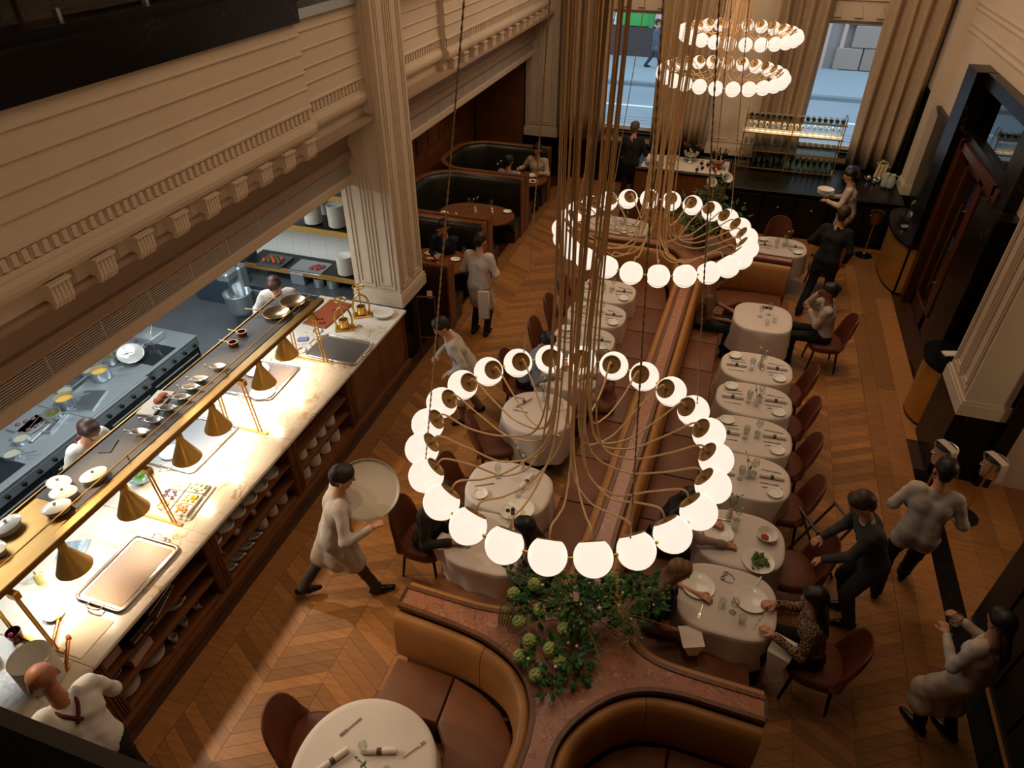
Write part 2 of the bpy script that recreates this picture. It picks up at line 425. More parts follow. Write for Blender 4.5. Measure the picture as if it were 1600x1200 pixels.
for y0, y1 in ((-2, 7.71), (8.5, 16.5)):
    m = M().extrude_y([(-4.9, 3.08), (-4.68, 3.08), (-4.66, 3.11), (-4.66, 3.2), (-4.69, 3.22), (-4.69, 3.34), (-4.66, 3.36), (-4.66, 3.40), (-4.69, 3.42), (-4.69, 3.62), (-4.25, 3.62), (-4.25, 3.66), (-4.9, 3.66)], y0, y1)
    struct(m, 'frieze_band', TAUPE, wl)
    struct(M().extrude_y([(-4.95, 2.75), (-4.72, 2.75), (-4.695, 2.765), (-4.685, 2.79), (-4.685, 2.87), (-4.70, 2.885), (-4.95, 2.885)], y0, y1), 'lower_lip', CREAM, wl)
    struct(M().box((-4.95, y0, 2.885), (-4.78, y1, 3.08)), 'grille_back', DARK, wl)
    g = M()
    for k in range(9): g.box((-4.735, y0, 2.888+k*.0215), (-4.705, y1, 2.888+k*.0215+.0115))
    y = y0
    while y < y1: g.box((-4.74, y, 2.885), (-4.70, y+.012, 3.08)); y += .55
    o = g.build('grille_slats', GRILLE, wl); o['kind'] = 'stuff'
# black marble ledge and dim balcony behind it
struct(M().extrude_y([(-4.55, 4.88), (-4.2, 4.88), (-4.2, 5.16), (-4.22, 5.18), (-4.55, 5.18)], -2, 6.35), 'ledge_lower', BLACKM, wl)
struct(M().box((-4.62, 6.35, 4.88), (-4.3, 7.71, 4.97)), 'ledge_steel', STEEL, wl)
struct(M().box((-4.8, -2, 5.18), (-4.27, 6.35, 5.24)), 'ledge_upper', BLACKM, wl)
struct(M().box((-4.4, 8.5, 4.88), (-4.2, 16.5, 8.5)), 'upper_fascia', CREAM, wl)
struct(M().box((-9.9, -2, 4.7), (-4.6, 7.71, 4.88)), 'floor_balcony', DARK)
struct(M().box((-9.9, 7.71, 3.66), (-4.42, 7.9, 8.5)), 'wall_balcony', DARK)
struct(M().box((-10, -2, 2.98), (-4.8, 8.45, 3.1)), 'ceiling_kitchen', mat('kitchen_ceiling', '#d8d4cc', .7))
struct(M().box((-6.7, 8.5, 2.86), (-4.8, 16.5, 3.0)), 'ceiling_booths', TAUPE)
# balustrade glass with clamps
bal = empty('glass_balustrade', 'clear glass balustrade with steel clamps on the black marble balcony ledge', 'balustrade', (-4.42, 0, 5.24))
for k in range(6):
    M().box((-.008, -1.9+k*1.38, .02), (.008, -.56+k*1.38, 1.0)).build('pane', PANE, bal)
    for j in (.25, 1.05): M().box((-.02, -1.9+k*1.38+j, 0), (.02, -1.87+k*1.38+j, .07)).build('clamp', STEEL, bal)
# ---- pilasters with recessed panels
def molded_panel(par, face, a0, a1, z0, z1, at, w=.022, d=.016, mt=CREAM):
    """raised rectangular bead frames on a face. face 'x-'/'x+'/'y-' ; a: along the face; at: plane"""
    for inset in (0, .055):
        b0, b1, c0, c1 = a0+inset, a1-inset, z0+inset, z1-inset
        if b1-b0 < .06: continue
        for (p, q, r_, s_) in ((b0, b0+w, c0, c1), (b1-w, b1, c0, c1), (b0+w, b1-w, c0, c0+w), (b0+w, b1-w, c1-w, c1)):
            if face == 'x+': bx = ((at-.005, p, r_), (at+d, q, s_))
            elif face == 'x-': bx = ((at-d, p, r_), (at+.005, q, s_))
            else: bx = ((p, at-d, r_), (q, at+.005, s_))
            M().box(*bx).build('panel_bead', mt, par)
def pilaster(name, x0, x1, y0, y1, faces, zb=.95, ztop=8.5, mt=CREAM, npan=2):
    p = empty(name, kind='structure')
    struct(M().box((x0, y0, zb), (x1, y1, ztop)), 'shaft', mt, p)
    e = .03
    struct(M().box((x0-e, y0-e, zb), (x1+e, y1+e, zb+.16)), 'plinth', mt, p)
    struct(M().box((x0-.02, y0-.02, zb+.16), (x1+.02, y1+.02, zb+.20)), 'plinth_cap', mt, p)
    struct(M().box((x0-.035, y0-.035, 0), (x1+.035, y1+.035, zb)), 'stone_base', BLACKM, p)
    for face in faces:
        lo, hi, at = (y0, y1, x1 if face == 'x+' else x0) if face[0] == 'x' else (x0, x1, y0)
        W_ = (hi-lo-.1)/npan
        for k in range(npan):
            molded_panel(p, face, lo+.05+k*W_+.015, lo+.05+(k+1)*W_-.015, zb+.28, ztop-.2, at, mt=mt)
    return p
pilaster('pilaster_kitchen', -4.9, -4.17, 7.71, 8.5, ('y-', 'x+'))
pilaster('pilaster_window_end', -4.9, -4.12, 16.3, 16.6, ('y-',), mt=CREAM)
pilaster('pilaster_between_windows', -.55, .46, 16.28, 16.6, ('y-',))
pilaster('pilaster_bar_end', 3.41, 3.8, 14.87, 15.4, (), npan=1)
pilaster('pilaster_doorside', 3.13, 3.6, 7.5, 8.3, ('x-',), npan=2)
# wall between kitchen and booths; wood-panelled booth wall
struct(M().box((-7.05, 8.46, 0), (-4.88, 8.6, 3.0)), 'wall_divider', mat('white_tile', '#d6d2c8', .25))
struct(M().box((-10, 10.1, 0), (-7.05, 10.3, 3.0)), 'wall_kitchen', mat('white_tile2', '#c9ccca', .3))
struct(M().box((-7.15, 8.46, 0), (-7.05, 10.2, 3.0)), 'wall_return', mat('white_tile2', '#c9ccca', .3))
wb = struct(M().box((-6.6, 8.6, 0), (-6.25, 16.6, 2.95)), 'wall_booths', WALNUT)
for k in range(13):
    y = 8.7+k*.6
    M().rbox((-6.26, y, 1.35), (-6.215, y+.5, 2.7), .015).build('panel', WALNUT, wb)
for y in (11.0, 14.2):
    f = M().box((-6.22, y, 1.75), (-6.19, y+1.0, 2.35)).build('mirror', mat('mirror_glass', '#3a342c', .05, 1), wb)
    for a, b in (((-6.22, y-.05, 1.7), (-6.175, y, 2.4)), ((-6.22, y+1, 1.7), (-6.175, y+1.05, 2.4)), ((-6.22, y, 1.7), (-6.175, y+1, 1.75)), ((-6.22, y, 2.35), (-6.175, y+1, 2.4))):
        M().box(a, b).build('mirror_frame', WALNUT_D, f)
# ---- far wall with the two street windows
wf = empty('wall_far', kind='structure')
def seg(x0, x1, z0, z1, mt=CREAM): struct(M().box((x0, 16.5, z0), (x1, 16.9, z1)), 'pier', mt, wf)
WIN = [(-3.3, -1.35), (1.0, 2.95)]
seg(-6.6, -3.3, 0, 8.5); seg(-1.35, 1.0, 0, 8.5); seg(2.95, 6.6, 0, 8.5)
for x0, x1 in WIN:
    seg(x0, x1, 0, 1.2); seg(x0, x1, 3.74, 4.6); seg(x0, x1, 7.6, 8.5)
struct(M().box((-4.1, 16.36, 0), (3.4, 16.5, .95)), 'dado', BLACKM, wf)
wood_p = M().box((-6.2, 16.3, 0), (-4.95, 16.5, 2.86)).build('wood_panel', WALNUT, wf)
for n, (x0, x1) in enumerate(WIN):
    for lv, (z0, z1) in enumerate(((1.2, 3.74), (4.6, 7.6))):
        w = empty('window_%d' % (n*2+lv+1), kind='structure')
        fr = mat('window_frame', '#cfc6bb', .4)
        for a, b in (((x0, 16.62, z0), (x0+.07, 16.72, z1)), ((x1-.07, 16.62, z0), (x1, 16.72, z1)), ((x0, 16.62, z0), (x1, 16.72, z0+.08)), ((x0, 16.62, z1-.08), (x1, 16.72, z1))):
            M().box(a, b).build('frame', fr, w)
        M().box((x0+.07, 16.66, z0+.08), (x1-.07, 16.672, z1-.08)).build('pane', PANE, w)
        M().box((x0, 16.40, z0-.05), (x1, 16.64, z0)).build('sill', BLACKM if lv == 0 else CREAM, w)
    # stepped spandrel ornament just over the lower window
    for k in range(3):
        M().prism([(0, 0), (.16, 0), (.08, .22)], 0, .05).xf(Matrix.Translation((x0+.45+k*.4, 16.5, 3.8)) @ Matrix.Rotation(R(90), 4, 'X')).build('spandrel_ornament', CREAM, wf)
    M().box((x0, 16.46, 4.1), (x1, 16.5, 4.13)).build('spandrel_bead', CREAM, wf)
# ---- curtains
def curtain(x0, x1, label, folds, y=16.2, z0=.97, z1=7.6, seed=0):
    rnd = random.Random(seed); n = folds*10; path = []
    ph = rnd.random()*6
    for i in range(n+1):
        t = i/n
        path.append((x0+(x1-x0)*t, y+.085*math.sin(ph+t*folds*2*PI)+.03*math.sin(ph*2+t*folds*PI*1.3)))
    c = M(); q = len(path); nz = 10
    for side in (0, .018):
        for iz in range(nz+1):
            tz = iz/nz; sp = 1-.10*(1-tz)
            for (px, py) in path:
                xx = (x0+x1)/2+(px-(x0+x1)/2)*sp+.02*math.sin(tz*5+px*9)
                c.v.append((xx, y+side+(py-y)*(.75+.35*(1-tz)), z0+(z1-z0)*tz))
    for s_ in range(2):
        b = s_*q*(nz+1)
        for iz in range(nz):
            for i in range(q-1): c.f.append((b+iz*q+i, b+iz*q+i+1, b+(iz+1)*q+i+1, b+(iz+1)*q+i))
    off = q*(nz+1)
    for i in range(q-1): c.f.append((i, i+1, off+i+1, off+i))
    o = c.build('curtain', CURT, smooth=True); tag(o, label, 'curtain', 'full height brown curtains')
curtain(-4.15, -2.92, 'brown curtain between the end pilaster and the first street window', 5, seed=1)
curtain(-1.92, -.62, 'brown curtain between the first street window and the panelled pilaster', 5, seed=2)
curtain(.4, 1.42, 'brown curtain behind the bottle and glass rack, beside the second window', 4, seed=3)
curtain(2.36, 3.52, 'brown curtain between the second street window and the cream corner pilaster', 4, seed=4)
# ---- street outside
struct(M().box((-40, 16.9, -.35), (40, 20.6, -.05)), 'pavement_near', mat('near_paving', '#a9b0b4', .7))
road = struct(M().box((-60, 20.6, -.4), (60, 27.0, -.2)), 'road', mat('asphalt', '#8c9aa4', .75, noise=(.6, '#7f8d98', None, 1)))
M().box((-60, 24.2, -.2), (60, 24.35, -.195)).build('lane_line', mat('road_paint', '#e6eef2', .6), road)
for k in range(4): M().box((-60, 21.9+k*.33, -.2), (60, 21.93+k*.33, -.197)).build('tram_rail', mat('rail_steel', '#5d6870', .5), road)
kerb = struct(M().box((-60, 27.0, -.4), (60, 27.3, -.08)), 'kerb', mat('kerb_stone', '#77848c', .7))
struct(M().box((-60, 27.3, -.4), (60, 32.4, -.08)), 'pavement_far', mat('far_paving', '#8fa0aa', .7))
bd = empty('street_building', 'stone and glass shopfront building across the street outside the windows', 'building', (0, 31.6, -.08))
M().box((-30, 0, 0), (2.0, 6, 1.1)).build('base_course', mat('dark_base', '#453c3e', .5), bd)
M().box((-30, .25, 0), (30, 6, 16)).build('wall', mat('shop_wall', '#9a9793', .6), bd)
shopc = ['#9fd0c0', '#2f5fa8', '#b9d8cf', '#46a050', '#d8b0b0', '#c8cfd0', '#7fb8b0', '#e0c8c0']
for k in range(8): M().box((-9.4+k*1.35, .12, 1.15), (-8.2+k*1.35, .3, 4.2)).build('shop_pane', mat('shop_%d' % k, shopc[k], .3), bd)
for k in range(4): M().box((-6.0+k*1.8, .05, 1.1), (-5.82+k*1.8, .3, 4.6)).build('shop_mullion', mat('shop_green', '#3d8f4c', .5), bd)
STONE = mat('rusticated_stone', '#8f8076', .7, var=.12)
for r_ in range(5):
    for k in range(7):
        x = 3.2+k*1.0+(.5 if r_ % 2 else 0)
        M().rbox((x+.02, -.02, .02+r_*.8), (x+.98, .4, .8+r_*.8), .03).build('stone_block', STONE, bd)
for k in range(3): M().box((2.1+k*.6, .0, 0), (2.25+k*.6, .35, 5)).build('pier', mat('pink_stone', '#b79a92', .7), bd)
# ---- right wall
wr = empty('wall_right', kind='structure')
struct(M().box((3.55, 8.3, 2.65), (3.9, 10.1, 8.5)), 'panel_upper', CREAM, wr)
struct(M().box((3.55, 10.1, 3.72), (3.9, 12.95, 8.5)), 'panel_over_door', CREAM, wr)
struct(M().box((3.55, 12.95, 2.65), (3.9, 16.6, 8.5)), 'panel_end', CREAM, wr)
struct(M().box((3.55, 8.3, 0), (3.9, 9.3, 2.65)), 'dado_near', BLACKM, wr)
struct(M().box((3.55, 12.4, 0), (3.9, 16.6, 2.65)), 'dado_end', BLACKM, wr)
struct(M().box((3.14, 7.5, 2.9), (3.9, -2, 8.5)), 'panel_near_upper', CREAM, wr)
struct(M().box((6.4, -2, -.1), (6.6, 16.6, 8.5)), 'wall_adjoining', mat('adjoining_wall', '#4a3626', .7))
for z in (3.92, 4.02, 4.25, 4.33): M().box((3.53, 8.3, z), (3.56, 15, z+.018)).build('wall_bead', CREAM, wr)
for y0, y1 in ((8.3, 10.1), (12.9, 14.9)):
    for k, (z, d) in enumerate(((2.5, .02), (2.56, .045), (2.61, .07))): M().box((3.55-d, y0, z), (3.6, y1, z+.045)).build('dado_cornice', BLACKP, wr)
# ---- entrance door in a black marble surround
dr = empty('door_1', kind='structure')
for a, b in (((3.26, 12.35, 0), (3.62, 12.95, 3.72)), ((3.26, 9.25, 0), (3.62, 10.1, 2.65)), ((3.4, 9.6, 2.65), (3.62, 10.1, 3.72)), ((3.4, 10.1, 3.55), (3.62, 12.4, 3.72)), ((3.42, 10.1, 2.78), (3.62, 12.4, 2.9))):
    M().box(a, b).build('surround', BLACKM, dr)
M().box((3.5, 10.1, 2.9), (3.52, 12.35, 3.55)).build('transom_pane', mat('dark_mirror', '#50504e', .03, 1), dr)
for y in (12.1, 9.95): M().box((3.38, y, 0), (3.62, y+.25, 2.78)).build('jamb', MAHOG, dr)
M().box((3.38, 10.1, 2.66), (3.62, 12.2, 2.78)).build('head', MAHOG, dr)
for n, (y0, y1, xo) in enumerate(((11.15, 12.1, .0), (10.2, 11.15, .0))):
    lf = empty('door_leaf', loc=(3.55+xo, 0, 0)); lf.parent = dr
    for a, b in (((-.03, y0, .02), (.03, y0+.11, 2.64)), ((-.03, y1-.11, .02), (.03, y1, 2.64)), ((-.03, y0, 2.45), (.03, y1, 2.64)), ((-.03, y0, .02), (.03, y1, .3))):
        M().rbox(a, b, .01).build('stile', MAHOG, lf)
    M().box((-.006, y0+.11, .3), (.006, y1-.11, 2.45)).build('door_pane', mat('dark_glass', '#1a120c', .06), lf)
    M().tube([(-.09, y0+.16, .7), (-.09, y0+.16, 2.1)], .02, 10).build('pull_handle', MAHOG, lf)
    for z in (.8, 2.0): M().tube([(-.09, y0+.16, z), (0, y0+.16, z)], .012, 8).build('handle_mount', BRASS, lf)
# black panelled partition at the near opening, and its far post
pt = empty('wall_partition', kind='structure')
struct(M().box((3.2, 2.6, 0), (3.42, 5.3, 2.9)), 'partition_body', BLACKP, pt)
for k in range(6): M().box((3.185, 2.7+k*.44, .1), (3.205, 3.05+k*.44, 2.8)).build('partition_panel', BLACKP, pt)
struct(M().box((3.62, 7.4, 0), (3.78, 7.75, 8.5)), 'post_behind_pilaster', BLACKP, pt)
struct(M().box((3.78, 7.5, 0), (4.4, 8.3, 8.5)), 'post_cream', CREAM, pt)
# ---- balcony rail the photograph is taken over
struct(M().rbox((-2.6, -.4, 5.4), (1.6, .108, 5.6), .012), 'trim_rail', BLACKP)
# ================================================================== KITCHEN COUNTER (left)
wt = empty('worktop', 'long cream marble worktop lit by the brass heat lamps', 'worktop', (0, 0, 0))
for y0, y1 in ((.3, 1.79), (1.79, 3.22), (3.22, 4.66), (4.66, 6.1), (6.1, 7.66)):
    M().rbox((-5.5, y0+.001, .91), (-4.08, y1-.001, .95), .006).build('slab', WHITEM, wt)
CABN = ['beside the bald chef, below the plate stack', 'with bowls and folded napkins, below the silver tray', 'with round dishes, mugs and silver pots, middle of the counter', 'with cutlery baskets and jars, under the far heat lamps', 'with closed doors, at the pilaster end']
def cabinet(y0, y1, i, open_):
    c = empty('counter_cabinet', 'walnut counter cabinet '+CABN[i], 'cabinet', (-4.12, y0, 0), group='cabinets under the marble worktop')
    D = y1-y0
    M().box((-.62, 0, .1), (-.58, D, .908)).build('back_panel', WALNUT_D, c)
    M().box((-.6, 0, 0), (0.06, D, .1)).build('plinth', WALNUT, c)
    M().box((-.6, 0, .1), (.0, D, .125)).build('bottom_board', WALNUT, c)
    M().box((-.6, 0, .885), (.0, D, .908)).build('top_board', WALNUT, c)
    for y in (0, D-.09):
        st = M().box((-.6, y, .125), (0, y+.09, .885)).build('upright', WALNUT, c)
        for k in (.012, .036, .06): M().box((-.005, y+k, .13), (.012, y+k+.014, .88)).build('flute', WALNUT, st)
    if open_:
        for z in (.37, .62): M().box((-.58, .09, z), (-.005, D-.09, z+.022)).build('shelf', WALNUT, c)
    else:
        n = 2; w = (D-.18)/n
        for k in range(n):
            d = M().rbox((-.02, .09+k*w+.003, .13), (.006, .09+(k+1)*w-.003, .88), .004).build('door', WALNUT, c)
    return c
for i, (y0, y1, op) in enumerate(((.4, 1.79, 0), (1.79, 3.22, 1), (3.22, 4.66, 1), (4.66, 5.98, 1), (5.98, 7.64, 0))): cabinet(y0, y1, i, op)
# ---- gantry shelf over the worktop
ga = empty('brass_gantry', 'long brass serving gantry with dark mat above the marble worktop', 'shelf', (0, 0, .95))
M().rbox((-5.17, .5, .715), (-4.6, 6.36, .77), .006).build('shelf_tray', GANB, ga)
M().box((-5.15, 2.62, .77), (-4.70, 6.33, .777)).build('shelf_mat', GREY_T, ga)
M().rbox((-4.64, .5, .735), (-4.555, 6.4, .80), .008).build('front_rail', GANB, ga)
M().tube([(-4.72, .5, .835), (-4.72, 6.36, .835)], .007, 8).build('gallery_rod', BRASS, ga)
for y in (.7, 1.83, 3.24, 4.66, 6.1, 6.34): M().tube([(-4.72, y, .77), (-4.72, y, .835)], .007, 6).build('rod_support', BRASS, ga)
M().box((-5.175, .5, .77), (-5.16, 6.36, .79)).build('back_rail', GANB, ga)
for y in (1.83, 3.24, 4.66, 6.1):
    po = M().rbox((-4.98, y-.018, 0), (-4.40, y+.018, .016), .004).build('post_foot', BRASS, ga)
    for x in (-4.47, -4.515): M().tube([(x, y, .01), (x-.06, y, .735)], .009, 8).build('post', GOLD, po)
    for x in (-4.90, -4.945): M().tube([(x, y, .01), (x, y, .72)], .009, 8).build('post', GOLD, po)
    M().rbox((-4.60, y-.025, .66), (-4.50, y+.025, .735), .006).build('post_collar', GOLD, po)
# ---- heat lamps
def lamp_():
    t = empty('heat_lamp', 'brass cone heat lamp', 'lamp', group='brass heat lamps in a row under the gantry')
    M().lathe([(.142, 0), (.146, .002), (.143, .006), (.042, .235), (.036, .25), (.036, .305), (.03, .313), (.006, .315), (.006, .307), (.026, .303), (.030, .245), (.036, .231), (.137, .004), (.142, 0)], 32).build('lamp_shade', LAMPB, t, 45)
    M().lathe([(.014, .307), (.014, .335), (.001, .337)], 12).build('lamp_cap', GOLD, t, 45)
    M().tube([(0, 0, .33), (0, 0, .392)], .004, 6).build('cord', BRASS, t)
    M().ball((0, 0, .17), .032, 12, 8).build('bulb', mat('heat_bulb', '#ffd9a0', .4, emit=('#ffd9a8', 12)), t, True)
    return t
LAMP = Proto(lamp_)
LAB = ['above the empty dark tray, farthest of the six', 'above the tray with two white plates', 'between the third and second far gantry posts', 'in front of the grey tray, third from the plate stack', 'beside the pans of chopped food', 'above the silver tray, nearest the plate stack']
for (x, y), lb in zip(((-4.76, 5.72), (-4.68, 5.12), (-4.68, 4.29), (-4.68, 3.79), (-4.68, 3.05), (-4.68, 2.36)), LAB):
    LAMP.put((x, y, 1.275), 0, 'brass cone heat lamp '+lb)
    light('heat_lamp_bulb', 'POINT', (x, y, 1.37), 24, (1, .80, .58), shadow_soft_size=.03)
# ---- dishes: prototypes
def lathe_thing(name, cat, prof, mt, seg=24, sm=35, sq=None):
    def f():
        o = M().lathe(prof, seg, sq=sq).build(name, mt, smooth=sm); tag(o, name, cat); return o
    return f
plate_prof = lambda r: [(.001, .006), (r*.62, .006), (r*.70, .012), (r, .022), (r, .026), (r*.70, .017), (r*.62, .011), (.001, .011)]
PLATE = Proto(lathe_thing('dinner_plate', 'plate', plate_prof(.15), PORC, 32))
SPLATE = Proto(lathe_thing('side_plate', 'plate', plate_prof(.085), PORC, 24))
BOWL = Proto(lathe_thing('bowl', 'bowl', [(.001, .004), (.05, .004), (.06, 0), (.10, .06), (.104, .062), (.10, .066), (.055, .012), (.001, .01)], PORC, 24))
DISH = Proto(lathe_thing('round_dish', 'dish', [(.001, 0), (.10, 0), (.105, .004), (.107, .045), (.103, .045), (.10, .01), (.001, .01)], PORC_W, 28))
CANIS = Proto(lathe_thing('ceramic_jar', 'jar', [(.001, 0), (.085, 0), (.09, .006), (.088, .17), (.083, .17), (.082, .012), (.001, .01)], PORC_W, 28))
CUP = Proto(lathe_thing('ramekin', 'ramekin', [(.001, 0), (.045, 0), (.05, .01), (.052, .07), (.047, .07), (.044, .01), (.001, .008)], PORC_W, 20))
def lidded():
    t = empty('lidded_dish', 'white oval lidded dish', 'dish')
    M().lathe([(.001, 0), (.08, 0), (.095, .05), (.092, .055), (.001, .055)], 24, sq=(1.15, .85)).build('dish_body', PORC_W, t, 35)
    l = M().lathe([(.10, .055), (.10, .06), (.06, .085), (.001, .09)], 24, sq=(1.15, .85)).build('lid', PORC_W, t, 35)
    M().ball((0, 0, .098), .014, 10, 6).build('knob', PORC_W, l, True)
    return t
LIDDED = Proto(lidded)
def sauceboat():
    t = empty('sauce_boat', 'silver sauce boat', 'sauce boat')
    M().lathe([(.001, .02), (.035, .022), (.055, .06), (.058, .06), (.038, .015), (.001, .012)], 20, sq=(1.5, .8)).build('boat_body', SILVER, t, True)
    M().tube(smooth_path([(-.08, 0, .055), (-.13, 0, .075), (-.135, 0, .04), (-.09, 0, .025)]), .005, 6).build('handle', SILVER, t, True)
    M().tube([(.075, 0, .05), (.11, 0, .068)], [.014, .007], 8).build('spout', SILVER, t, True)
    M().cyl((0, 0, 0), .03, .014, 14).build('foot', SILVER, t)
    return t
BOAT = Proto(sauceboat)
def gravy():
    t = empty('gravy_boat', 'white porcelain gravy boat', 'gravy boat')
    M().lathe([(.001, .01), (.04, .012), (.062, .06), (.066, .06), (.045, .0), (.001, .0)], 20, sq=(1.55, .85)).build('boat_body', PORC_W, t, True)
    M().tube(smooth_path([(-.09, 0, .055), (-.135, 0, .06), (-.13, 0, .03), (-.08, 0, .02)]), .007, 6).build('handle', PORC_W, t, True)
    M().tube([(.08, 0, .045), (.125, 0, .075)], [.02, .008], 8).build('spout', PORC_W, t, True)
    return t
GRAVY = Proto(gravy)
def mug():
    t = empty('teacup', 'white ceramic cup', 'cup')
    M().lathe([(.001, 0), (.03, 0), (.042, .07), (.038, .07), (.027, .006), (.001, .006)], 18).build('cup_body', PORC_W, t, 35)
    M().tube(smooth_path([(.038, 0, .06), (.065, 0, .05), (.06, 0, .025), (.034, 0, .02)]), .005, 6).build('handle', PORC_W, t, True)
    return t
CUPH = Proto(mug)
def teapot():
    t = empty('coffee_pot', 'small silver pot', 'pot')
    M().lathe([(.001, 0), (.04, 0), (.052, .04), (.04, .09), (.03, .10), (.001, .115)], 18).build('pot_body', SILVER, t, True)
    M().tube(smooth_path([(.045, 0, .03), (.075, 0, .06), (.09, 0, .09)]), [.011]*6+[.008]*6+[.006], 8).build('spout', SILVER, t, True)
    M().tube(smooth_path([(-.04, 0, .085), (-.085, 0, .08), (-.08, 0, .03), (-.048, 0, .025)]), .005, 6).build('handle', BLACKMET, t, True)
    M().ball((0, 0, .12), .009, 8, 6).build('knob', BLACKMET, t, True)
    return t
POT = Proto(teapot)
sx = -4.32
def sh(tier): return (.126, .393, .643)[tier]
# bay below the silver tray (Y 1.79-3.22)
for k in range(9): PLATE.put((sx-.02, 2.02+.0, sh(0)+k*.012), 0, 'white plate in the low stack on the bottom shelf behind the bald chef', 'plates on the bottom counter shelf')
for k in range(5): PLATE.put((sx-.02, 2.34, sh(0)+k*.012), 0, 'white plate in the shallow stack beside a glass ring, bottom shelf', 'plates in the shallow stack')
BOWL.put((sx, 1.98, sh(1)), 0, 'deep white bowl at the near end of the middle shelf')
def napstack():
    t = empty('napkin_stack', 'stack of folded pink napkins', 'napkins')
    for k in range(8): M().rbox((-.12, -.13, k*.012), (.12, .13, k*.012+.011), .005).build('napkin', mat('pink_linen', '#b99482', .85), t)
    return t
NS = Proto(napstack)
NS.put((sx+.02, 2.22, sh(1)), .1, 'tall stack of folded pink napkins on the middle shelf', 'napkin stacks'); NS.put((sx, 1.97, sh(2)), 0, 'stack of folded pink napkins on the top shelf, at the upright', 'napkin stacks')
def blackbox():
    t = empty('cutlery_box', 'black cutlery box', 'box')
    M().rbox((-.17, -.13, 0), (.17, .13, .12), .008).build('box_body', BLACKP, t)
    for y in (-.06, .06): M().box((.17, y-.05, .05), (.176, y+.05, .06)).build('box_handle', SILVER, t)
    return t
tag(blackbox(), 'black cutlery box with silver handles on the shelf below the silver tray').location = (sx+.03, 2.28, sh(2))
for k in range(9):
    o = M().tube([(-.02, -.17, .0), (.02, .17, .0)], .006, 6).build('knife', SILVER, loc=(sx-.03+k*.02, 2.62, sh(2)+.008+.006*(k % 3)), rz=.05*k)
    tag(o, 'silver knife lying in the bunch on the top shelf below the silver tray', 'knife', 'loose knives on the top shelf')
GRAVY.put((sx+.05, 2.72, sh(1)), .9, 'white gravy boat alone on the middle shelf under the silver tray')
for k, (dx, y) in enumerate(((.06, 2.92), (-.05, 2.98), (.08, 2.72), (.1, 2.55), (-.02, 2.6))):
    CUPH.put((sx+dx, y, sh(0)), k, 'white ceramic cup on the bottom shelf under the silver tray', 'cups on the bottom shelf')
ring = M().lathe([(.05, 0), (.075, .01), (.07, .02), (.045, .01), (.05, 0)], 24).build('glass_dish', GLASS, loc=(sx+.1, 2.47, .127), smooth=True); tag(ring, 'clear glass dish on the bottom shelf beside the cups', 'dish')
# bay 3.22-4.66
for k in range(6): DISH.put((sx+.06, 3.36+k*.2, sh(2)), 0, 'round white dish, number %s from the near upright on the top shelf' % ['one', 'two', 'three', 'four', 'five', 'six'][k], 'round dishes on the top shelf')
for k in range(8): POT.put((sx+.06-.06*(k % 2), 3.38+k*.145, sh(1)), .6*k, 'small silver pot on the middle shelf of the bay with round dishes', 'silver pots on the middle shelf')
for k in range(4): GRAVY.put((sx+.06, 3.4+k*.15, sh(0)), .5, 'white gravy boat in the row on the bottom shelf beside the upright', 'gravy boats on the bottom shelf')
for k in range(3): CANIS.put((sx+.05, 4.05+k*.2, sh(0)), 0, 'white jar on the bottom shelf, in the bay of gravy boats', 'jars on the bottom shelf', scale=.8)
# bay 4.66-5.98
def jug_wire():
    t = empty('wire_caddy', 'wire caddy', 'caddy')
    for k in range(5): M().tube([(-.08, -.08+k*.04, 0), (-.08, -.08+k*.04, .1), (.08, -.08+k*.04, .1), (.08, -.08+k*.04, 0)], .003, 5).build('wire', SILVER, t)
    return t
WIRE = Proto(jug_wire)
for k in range(5): WIRE.put((sx+.05, 4.86+k*.21, sh(2)), 0, 'silver wire caddy, %s along the top shelf of the jar bay' % ['first', 'second', 'third', 'fourth', 'fifth'][k], 'wire caddies')
for k in range(4): CANIS.put((sx+.04, 4.95+k*.22, sh(1)), 0, 'cream ceramic jar on the middle shelf of the jar bay', 'cream jars on the middle shelf')
for k in range(4): CANIS.put((sx+.07, 4.9+k*.24, sh(0)), 0, 'wide cream jar on the bottom shelf of the jar bay', 'cream jars on the bottom shelf', scale=.95)
# ---- things on the worktop
def silver_tray(lx, ly, mt, name='serving_tray', hx=False):
    t = empty(name, 'silver tray', 'tray')
    def rr(w, h, r, n=5):
        pts = []
        for cx_, cy_, a0 in ((w-r, h-r, 0), (-w+r, h-r, 90), (-w+r, -h+r, 180), (w-r, -h+r, 270)):
            for k in range(n+1): a = R(a0+90*k/n); pts.append((cx_+r*math.cos(a), cy_+r*math.sin(a)))
        return pts
    M().prism(rr(lx, ly, .06), 0, .012).build('tray_base', SILVER, t)
    M().prism(rr(lx-.045, ly-.045, .03), .012, .015).build('tray_mat', mt, t)
    M().sweep(rr(lx, ly, .06), [(0, .004), (-.012, .026), (.004, .03), (.02, .014)], closed=True).build('tray_rim', SILVER, t, True)
    for s_ in (-1, 1):
        pts = [(-.07, s_*(ly-.01), .02), (-.06, s_*(ly+.05), .045), (.06, s_*(ly+.05), .045), (.07, s_*(ly-.01), .02)]
        if hx: pts = [(s_*(lx-.01), -.07, .02), (s_*(lx+.05), -.06, .045), (s_*(lx+.05), .06, .045), (s_*(lx-.01), .07, .02)]
        M().tube(smooth_path(pts), .008, 8).build('handle', SILVER, t, True)
    return t
HAM = mat('hammered_grey', '#7c6e64', .5, .3, bump=(120, .3))
MATD = mat('dark_tray_mat', '#57504a', .55)
o = silver_tray(.255, .37, HAM); o.location = (-4.48, 2.63, .951); tag(o, 'silver tray with hammered grey inlay, handles at both ends, on the marble worktop')
